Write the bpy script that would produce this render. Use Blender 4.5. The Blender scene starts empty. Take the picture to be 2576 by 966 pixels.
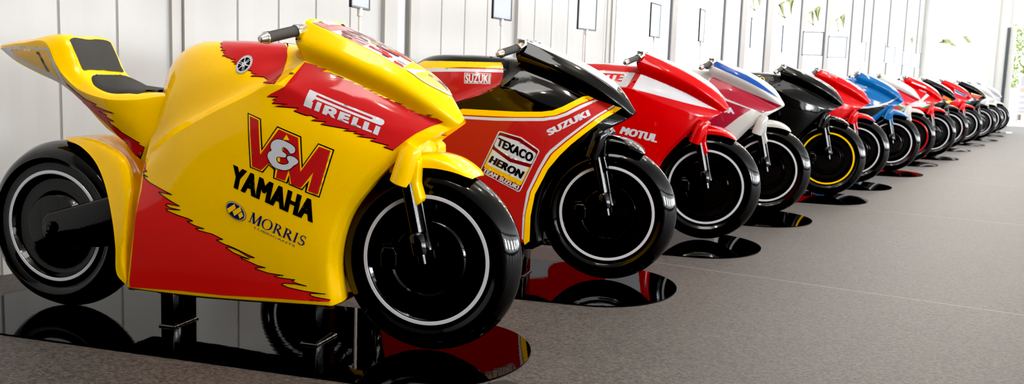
# A row of moulded racing motorcycles in a panelled exhibition hall.
# Written from measurements of the photograph; every object stands at its real place and size in metres.
import bpy, bmesh, math, random
from mathutils import Vector, Matrix
from mathutils.bvhtree import BVHTree
from mathutils.geometry import delaunay_2d_cdt

# ---------------------------------------------------------------- shape helpers
# Motorcycle space: x forward from the front axle, y to the rider's left, z up from the base plate (metres).
# Control points in the tables are (x, lateral distance to the rider's right, z).

def spline(pts, ns):
    """Centripetal Catmull-Rom through pts, ns samples per span."""
    P = [Vector(p) for p in pts]
    n = len(P)
    out = []
    for i in range(n - 1):
        p1, p2 = P[i], P[i + 1]
        p0 = P[i - 1] if i > 0 else p1 * 2 - p2
        p3 = P[i + 2] if i < n - 2 else p2 * 2 - p1
        t0 = 0.0
        t1 = t0 + max(1e-5, (p1 - p0).length) ** .5
        t2 = t1 + max(1e-5, (p2 - p1).length) ** .5
        t3 = t2 + max(1e-5, (p3 - p2).length) ** .5
        for k in range(ns):
            t = t1 + (t2 - t1) * k / ns
            a1 = p0 * ((t1 - t) / (t1 - t0)) + p1 * ((t - t0) / (t1 - t0))
            a2 = p1 * ((t2 - t) / (t2 - t1)) + p2 * ((t - t1) / (t2 - t1))
            a3 = p2 * ((t3 - t) / (t3 - t2)) + p3 * ((t - t2) / (t3 - t2))
            b1 = a1 * ((t2 - t) / (t2 - t0)) + a2 * ((t - t0) / (t2 - t0))
            b2 = a2 * ((t3 - t) / (t3 - t1)) + a3 * ((t - t1) / (t3 - t1))
            out.append(b1 * ((t2 - t) / (t2 - t1)) + b2 * ((t - t1) / (t2 - t1)))
    out.append(P[-1].copy())
    return out

def grid(rows, ns=6, nr=5):
    """A smooth surface through rows of control points (all rows the same length)."""
    R = [spline(r, ns) for r in rows]
    cols = [spline([r[j] for r in R], nr) for j in range(len(R[0]))]
    return [[c[i] for c in cols] for i in range(len(cols[0]))]

def mir(p):
    return (p[0], -p[1], p[2])

class Shell:
    def __init__(self):
        self.bm = bmesh.new()
    def add(self, g, mirror=True):
        for s in ((1, -1) if mirror else (1,)):
            V = [[self.bm.verts.new((p[0], -s * p[1], p[2])) for p in r] for r in g]
            for i in range(len(V) - 1):
                for j in range(len(V[0]) - 1):
                    q = [V[i][j], V[i][j + 1], V[i + 1][j + 1], V[i + 1][j]]
                    if s < 0:
                        q.reverse()
                    try:
                        self.bm.faces.new(q)
                    except ValueError:
                        pass
    def mesh(self, name, angle=34, weld=.0008, bevel=0):
        bm = self.bm
        bmesh.ops.remove_doubles(bm, verts=bm.verts[:], dist=weld)
        bmesh.ops.dissolve_degenerate(bm, edges=bm.edges[:], dist=.0003)
        bmesh.ops.recalc_face_normals(bm, faces=bm.faces[:])
        if bevel:
            es = [e for e in bm.edges if len(e.link_faces) == 2 and e.calc_face_angle(0) > math.radians(angle)]
            if es:
                bmesh.ops.bevel(bm, geom=es, offset=bevel, segments=2, profile=.5, affect='EDGES', clamp_overlap=True)
        me = bpy.data.meshes.new(name)
        bm.to_mesh(me); bm.free()
        for p in me.polygons:
            p.use_smooth = True
        me.set_sharp_from_angle(angle=math.radians(angle + 6))
        return me

def lathe(profile, seg=96, sym=True):
    """profile: (radius, lateral) from the hub outward; spun about the wheel axle (y axis)."""
    bm = bmesh.new()
    pr = list(profile)
    if sym:
        pr = pr + [(r, -l) for r, l in reversed(pr) if abs(l) > 1e-6 or r < .01]
    ring = []
    for r, l in pr:
        if r < 1e-5:
            ring.append([bm.verts.new((0, -l, 0))])
        else:
            ring.append([bm.verts.new((r * math.cos(a), -l, r * math.sin(a))) for a in [2 * math.pi * k / seg for k in range(seg)]])
    for a, b in zip(ring, ring[1:]):
        for k in range(seg):
            q = [a[k % len(a)], a[(k + 1) % len(a)], b[(k + 1) % len(b)], b[k % len(b)]]
            u = []
            for v in q:
                if v not in u:
                    u.append(v)
            if len(u) > 2:
                bm.faces.new(u)
    return bm

def finish(bm, name, angle=35):
    bmesh.ops.remove_doubles(bm, verts=bm.verts[:], dist=.00005)
    bmesh.ops.recalc_face_normals(bm, faces=bm.faces[:])
    me = bpy.data.meshes.new(name)
    bm.to_mesh(me); bm.free()
    for p in me.polygons:
        p.use_smooth = True
    me.set_sharp_from_angle(angle=math.radians(angle))
    return me

def rod(bm, stations, seg=24, cap=True):
    """Tube through (point, radius) stations; repeat a point with two radii for a step."""
    pts = [Vector(p) for p, r in stations]
    ring = []
    n = len(pts)
    for i, (p, r) in enumerate(stations):
        d = (pts[min(n - 1, i + 1)] - pts[max(0, i - 1)])
        if d.length < 1e-6:
            d = pts[-1] - pts[0]
        d.normalize()
        x = d.cross(Vector((.13, .21, 1))).normalized(); y = d.cross(x)
        ring.append([bm.verts.new(pts[i] + (x * math.cos(a) + y * math.sin(a)) * r) for a in [2 * math.pi * k / seg for k in range(seg)]])
    for a, b in zip(ring, ring[1:]):
        for k in range(seg):
            bm.faces.new([a[k], a[(k + 1) % seg], b[(k + 1) % seg], b[k]])
    if cap:
        bm.faces.new(ring[0]); bm.faces.new(list(reversed(ring[-1])))

def prism(bm, poly, y0, y1, bev=0, seg=3, taper=None):
    """Side outline (x, z) extruded between two lateral positions, edges bevelled."""
    a = [bm.verts.new((x, -y0, z)) for x, z in poly]
    b = [bm.verts.new((x, -y1, z)) for x, z in poly]
    fs = [bm.faces.new(a), bm.faces.new(list(reversed(b)))]
    n = len(poly)
    for k in range(n):
        fs.append(bm.faces.new([a[k], b[k], b[(k + 1) % n], a[(k + 1) % n]]))
    bmesh.ops.recalc_face_normals(bm, faces=fs)
    if bev:
        es = list({e for f in fs for e in f.edges})
        bmesh.ops.bevel(bm, geom=es, offset=bev, segments=seg, profile=.5, affect='EDGES', clamp_overlap=True)

def box(bm, lo, hi, bev=0, seg=2):
    prism(bm, [(lo[0], lo[2]), (hi[0], lo[2]), (hi[0], hi[2]), (lo[0], hi[2])], -lo[1], -hi[1], bev, seg)

def smooth_poly(P, n=4):
    m = len(P); out = []
    for i in range(m):
        p0, p1, p2, p3 = [Vector(P[(i + k - 1) % m]) for k in range(4)]
        for k in range(n):
            t = k / n
            out.append(tuple(.5 * ((2 * p1) + (p2 - p0) * t + (2 * p0 - 5 * p1 + 4 * p2 - p3) * t * t + (3 * p1 - p0 - 3 * p2 + p3) * t ** 3)))
    return out

# ---------------------------------------------------------------- bodywork
def build_body():
    B = BODY
    out = {}
    # fairing: side panels, upper cowl, neck behind the cowl
    s = Shell()
    side = [B[k] for k in ('A0', 'A', 'B', 'C', 'D', 'D2', 'E')]
    s.add(grid(side[:2], 6, 3))
    s.add(grid(side[1:], 6, 6))
    def back(p, du, f, dz=0):
        return (p[0] + du, p[1] * f, p[2] + dz)
    fe = [r[-1] for r in side]
    s.add(grid([[p, back(p, -.003, .55, .003), back(p, -.02, 0, .012)] for p in fe[1:]], 4, 6))
    re = [r[0] for r in side]
    s.add(grid([[p, back(p, .01, .55), back(p, .03, 0)] for p in re[1:]], 4, 6))
    up = [B[k] for k in ('E', 'E2', 'F', 'G', 'H', 'K')]
    up[0] = up[0][4:]
    # the E row keeps the spline of the whole row so both panels meet on the crease
    Es = spline(B['E'], 6)[24:]
    def upper(rows, first_E=False, nr=5):
        R = [spline(r, 6) for r in rows]
        if first_E:
            R[0] = Es
        cols = [spline([r[j] for r in R], nr) for j in range(len(R[0]))]
        return [[c[i] for c in cols] for i in range(len(cols[0]))]
    s.add(upper(up[0:3], True))
    s.add(upper(up[2:5]))
    s.add(upper([up[4], up[5], [mir(p) for p in up[4]]], nr=6), mirror=False)
    # under-nose closing strip and cockpit edge
    ne = [r[-1] for r in up]
    s.add(grid([[p, back(p, -.02, .5, .008), back(p, -.04, 0, .014)] for p in ne], 3, 5))
    ce = [r[0] for r in up]
    s.add(grid([[p, back(p, .012, .9, -.035), back(p, .05, .6, -.13)] for p in ce[1:]], 3, 5))
    T = [B['E'][:5]] + [B[k] for k in ('T0', 'T1', 'T2', 'T3')]
    N = [[r[4]] + q for r, q in zip(T, B['NECK'])]
    s.add(grid(N, 6, 5))
    out['fairing'] = s.mesh('fairing', 30, bevel=.004)
    s = Shell()
    Ef = spline(B['E'], 6)[:25]
    R = [spline(r, 6) for r in T]; R[0] = Ef
    full = R + [[mir(p) for p in r] for r in reversed(R[:-1])]
    cols = [spline([r[j] for r in full], 5) for j in range(len(R[0]))]
    s.add([[c[i] for c in cols] for i in range(len(cols[0]))], mirror=False)
    out['fuel_tank'] = s.mesh('fuel_tank', 45)
    s = Shell()
    def into(r):       # run the saddle end on under the tank
        p, q = r[-1], r[-2]
        return r + [(p[0] + .07, p[1] * .8, p[2] + (.0 if p[2] > .7 else .0))]
    L, M, N_, O, Cc = [into(B[k]) for k in ('TL', 'TM', 'TN', 'TO', 'TC')]
    s.add(grid([L, M, N_], 6, 5))
    s.add(grid([N_, O, Cc, [mir(p) for p in O], [mir(p) for p in N_]], 6, 5), mirror=False)
    s.add(grid([L, [(p[0], 0, p[2] - .006) for p in L], [mir(p) for p in L]], 6, 4), mirror=False)
    s.add([[r[0] for r in (L, M, N_, O, Cc)], [(r[0][0] - .004, 0, r[0][2]) for r in (L, M, N_, O, Cc)]])
    out['tail_unit'] = s.mesh('tail_unit', 30, bevel=.006)
    s = Shell()
    s.add(grid([B['RI'], B['RO'], B['RC'], [mir(p) for p in B['RO']], [mir(p) for p in B['RI']]], 6, 5), mirror=False)
    me = s.mesh('rear_fender', 60)
    out['rear_fender'] = thicken(me, .008)
    return out

def thicken(me, t):
    ob = bpy.data.objects.new('tmp', me); bpy.context.scene.collection.objects.link(ob)
    m = ob.modifiers.new('s', 'SOLIDIFY'); m.thickness = t; m.offset = -1
    dg = bpy.context.evaluated_depsgraph_get()
    res = bpy.data.meshes.new_from_object(ob.evaluated_get(dg))
    res.name = me.name
    bpy.data.objects.remove(ob)
    for p in res.polygons:
        p.use_smooth = True
    res.set_sharp_from_angle(angle=math.radians(50))
    return res

def tree_of(meshes):
    vs, fs = [], []
    for me in meshes:
        o = len(vs)
        vs += [v.co.copy() for v in me.vertices]
        fs += [[o + i for i in p.vertices] for p in me.polygons]
    return BVHTree.FromPolygons(vs, fs)

# ---------------------------------------------------------------- measurements
BIKES = [(-0.252, 2.952, -16.45), (0.429, 4.102, -15.27), (1.094, 5.247, -15.83), (1.715, 6.335, -15.85), (2.536, 7.549, -15.85), (3.136, 8.58, -15.85), (3.989, 9.909, -15.85), (4.722, 11.2, -15.85), (5.46, 12.25, -15.85), (6.436, 13.95, -15.85), (7.39, 15.45, -15.85), (8.376, 16.95, -15.85), (9.359, 18.6, -15.85), (10.333, 20.2, -15.85)]
# control points of the moulded bodywork, row by row
BODY = {
 'A0': [(-1.1123,0.06,0.1021),(-0.9512,0.065,0.1024),(-0.7906,0.067,0.1053),(-0.636,0.067,0.1103),(-0.4861,0.066,0.1162),(-0.3842,0.064,0.1197),(-0.3417,0.062,0.1211),(-0.3236,0.058,0.1207),(-0.2933,0.05,0.1368)],
 'A': [(-1.0757,0.115,0.1246),(-0.9097,0.12,0.1229),(-0.7525,0.122,0.1257),(-0.6003,0.123,0.1308),(-0.4536,0.122,0.1365),(-0.3539,0.12,0.1399),(-0.3151,0.118,0.1409),(-0.2951,0.113,0.1406),(-0.2713,0.085,0.1497)],
 'B': [(-1.0349,0.14,0.2608),(-0.8773,0.15,0.2696),(-0.7254,0.155,0.2773),(-0.579,0.156,0.288),(-0.4427,0.154,0.2959),(-0.348,0.146,0.2991),(-0.3179,0.142,0.2985),(-0.2951,0.135,0.2993),(-0.2795,0.1,0.2866)],
 'C': [(-0.9955,0.16,0.4027),(-0.8435,0.172,0.4224),(-0.6963,0.178,0.4407),(-0.5502,0.178,0.4515),(-0.4181,0.173,0.4543),(-0.3197,0.162,0.4514),(-0.2772,0.151,0.4469),(-0.2565,0.143,0.4424),(-0.2413,0.11,0.4301)],
 'D': [(-0.9804,0.155,0.4942),(-0.8269,0.182,0.5359),(-0.6724,0.19,0.5721),(-0.5199,0.192,0.5943),(-0.3835,0.186,0.5958),(-0.2629,0.168,0.5757),(-0.1973,0.15,0.5597),(-0.1782,0.142,0.5527),(-0.1571,0.115,0.5414)],
 'D2': [(-0.9779,0.145,0.5427),(-0.8328,0.183,0.6069),(-0.6822,0.196,0.6608),(-0.536,0.2,0.7036),(-0.3922,0.196,0.7155),(-0.235,0.172,0.6771),(-0.1241,0.138,0.6493),(-0.0961,0.126,0.639),(-0.0702,0.106,0.6291)],
 'E': [(-0.9836,0.125,0.5714),(-0.8266,0.18,0.6677),(-0.6816,0.196,0.7415),(-0.5612,0.2,0.7965),(-0.4513,0.197,0.8423),(-0.2915,0.182,0.7805),(-0.1312,0.14,0.7307),(-0.041,0.104,0.7042),(0.0186,0.072,0.6921)],
 'E2': [(-0.4187,0.168,0.8777),(-0.2584,0.156,0.8299),(-0.1089,0.118,0.7722),(-0.017,0.084,0.7326),(0.0445,0.055,0.7073)],
 'F': [(-0.3829,0.134,0.9173),(-0.2319,0.124,0.8636),(-0.0962,0.088,0.8013),(-0.0016,0.058,0.7531),(0.0697,0.036,0.7224)],
 'G': [(-0.406,0.155,0.9831),(-0.2322,0.152,0.9261),(-0.0806,0.117,0.8568),(0.0239,0.075,0.7902),(0.0938,0.028,0.7392)],
 'H': [(-0.3804,0.135,1.0404),(-0.2254,0.124,0.9777),(-0.0843,0.096,0.9075),(0.0259,0.056,0.8302),(0.0997,0.012,0.7475)],
 'K': [(-0.378,0.0,1.0476),(-0.2282,0.0,0.9926),(-0.0831,0.0,0.9289),(0.0275,0.0,0.8544),(0.0991,0.0,0.7557)],
 'T0': [(-0.9852,0.11,0.6063),(-0.8469,0.152,0.6911),(-0.7064,0.166,0.7597),(-0.5829,0.166,0.8176),(-0.4738,0.164,0.8526)],
 'T1': [(-0.9647,0.1,0.6937),(-0.8724,0.132,0.7971),(-0.7416,0.15,0.866),(-0.5978,0.147,0.887),(-0.4872,0.118,0.9021)],
 'T2': [(-0.9645,0.07,0.7528),(-0.8901,0.09,0.8812),(-0.7908,0.1,0.9473),(-0.6245,0.105,0.9576),(-0.4737,0.088,0.952)],
 'T3': [(-1.0094,0.0,0.7629),(-0.9562,0.0,0.894),(-0.8609,0.0,0.961),(-0.6918,0.0,0.9755),(-0.5205,0.0,0.9731)],
 'TL': [(-1.677,0.02,0.9248),(-1.5767,0.055,0.8828),(-1.4412,0.09,0.842),(-1.3408,0.105,0.8113),(-1.2503,0.11,0.7564),(-1.1558,0.105,0.6698),(-1.0914,0.1,0.6281),(-1.0286,0.09,0.5646)],
 'TM': [(-1.6747,0.022,0.9304),(-1.5253,0.085,0.9154),(-1.383,0.125,0.891),(-1.3062,0.14,0.8447),(-1.2246,0.142,0.7888),(-1.1217,0.138,0.7344),(-1.0382,0.125,0.6805),(-0.9888,0.105,0.6232)],
 'TN': [(-1.6727,0.022,0.9362),(-1.504,0.095,0.9472),(-1.3699,0.135,0.9502),(-1.3221,0.143,0.8777),(-1.2508,0.143,0.8066),(-1.1234,0.15,0.7704),(-1.0087,0.14,0.7709),(-0.9191,0.115,0.786)],
 'TO': [(-1.6752,0.014,0.9407),(-1.5127,0.075,0.9561),(-1.314,0.105,0.9728),(-1.2754,0.108,0.9119),(-1.2441,0.112,0.8524),(-1.1308,0.135,0.7884),(-1.0203,0.125,0.7873),(-0.9272,0.1,0.7933)],
 'TC': [(-1.6855,0.0,0.9424),(-1.539,0.0,0.9657),(-1.3134,0.0,0.9721),(-1.273,0.0,0.9122),(-1.2476,0.0,0.8548),(-1.185,0.0,0.8236),(-1.0931,0.0,0.8049),(-0.9992,0.0,0.7948)],
 'LIP': [(-0.0159,0.068,0.6876),(0.0129,0.058,0.7009),(0.0516,0.043,0.7132)],
 'LIP2': [(-0.0152,0.05,0.6853),(0.0145,0.038,0.6924),(0.0369,0.028,0.703)],
 'RI': [(-1.3553,0.07,0.6164),(-1.2638,0.1,0.5969),(-1.1987,0.11,0.5492),(-1.1529,0.12,0.4749),(-1.1213,0.128,0.3684),(-1.1082,0.129,0.2662),(-1.1098,0.122,0.1675),(-1.0828,0.112,0.1316)],
 'RO': [(-1.3624,0.06,0.6211),(-1.2571,0.082,0.6237),(-1.1513,0.095,0.5973),(-1.081,0.103,0.553),(-1.0513,0.114,0.4743),(-1.0587,0.124,0.3522),(-1.074,0.124,0.2407),(-1.0793,0.112,0.1432)],
 'RC': [(-1.4078,0.0,0.6196),(-1.3145,0.0,0.6287),(-1.2135,0.0,0.6044),(-1.1359,0.0,0.558),(-1.0961,0.0,0.4732),(-1.0866,0.0,0.3605),(-1.0938,0.0,0.2456),(-1.1125,0.0,0.1429)],
 'NECK': [[(-0.4513,0.197,0.8423),(-0.4513,0.197,0.8423)],[(-0.4551,0.172,0.8581),(-0.4287,0.184,0.8626)],[(-0.4455,0.112,0.9097),(-0.3829,0.134,0.9173)],[(-0.4397,0.098,0.9525),(-0.3893,0.15,0.9509)],[(-0.4694,0.0,0.9692),(-0.4116,0.0,0.9719)]],
}
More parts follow.
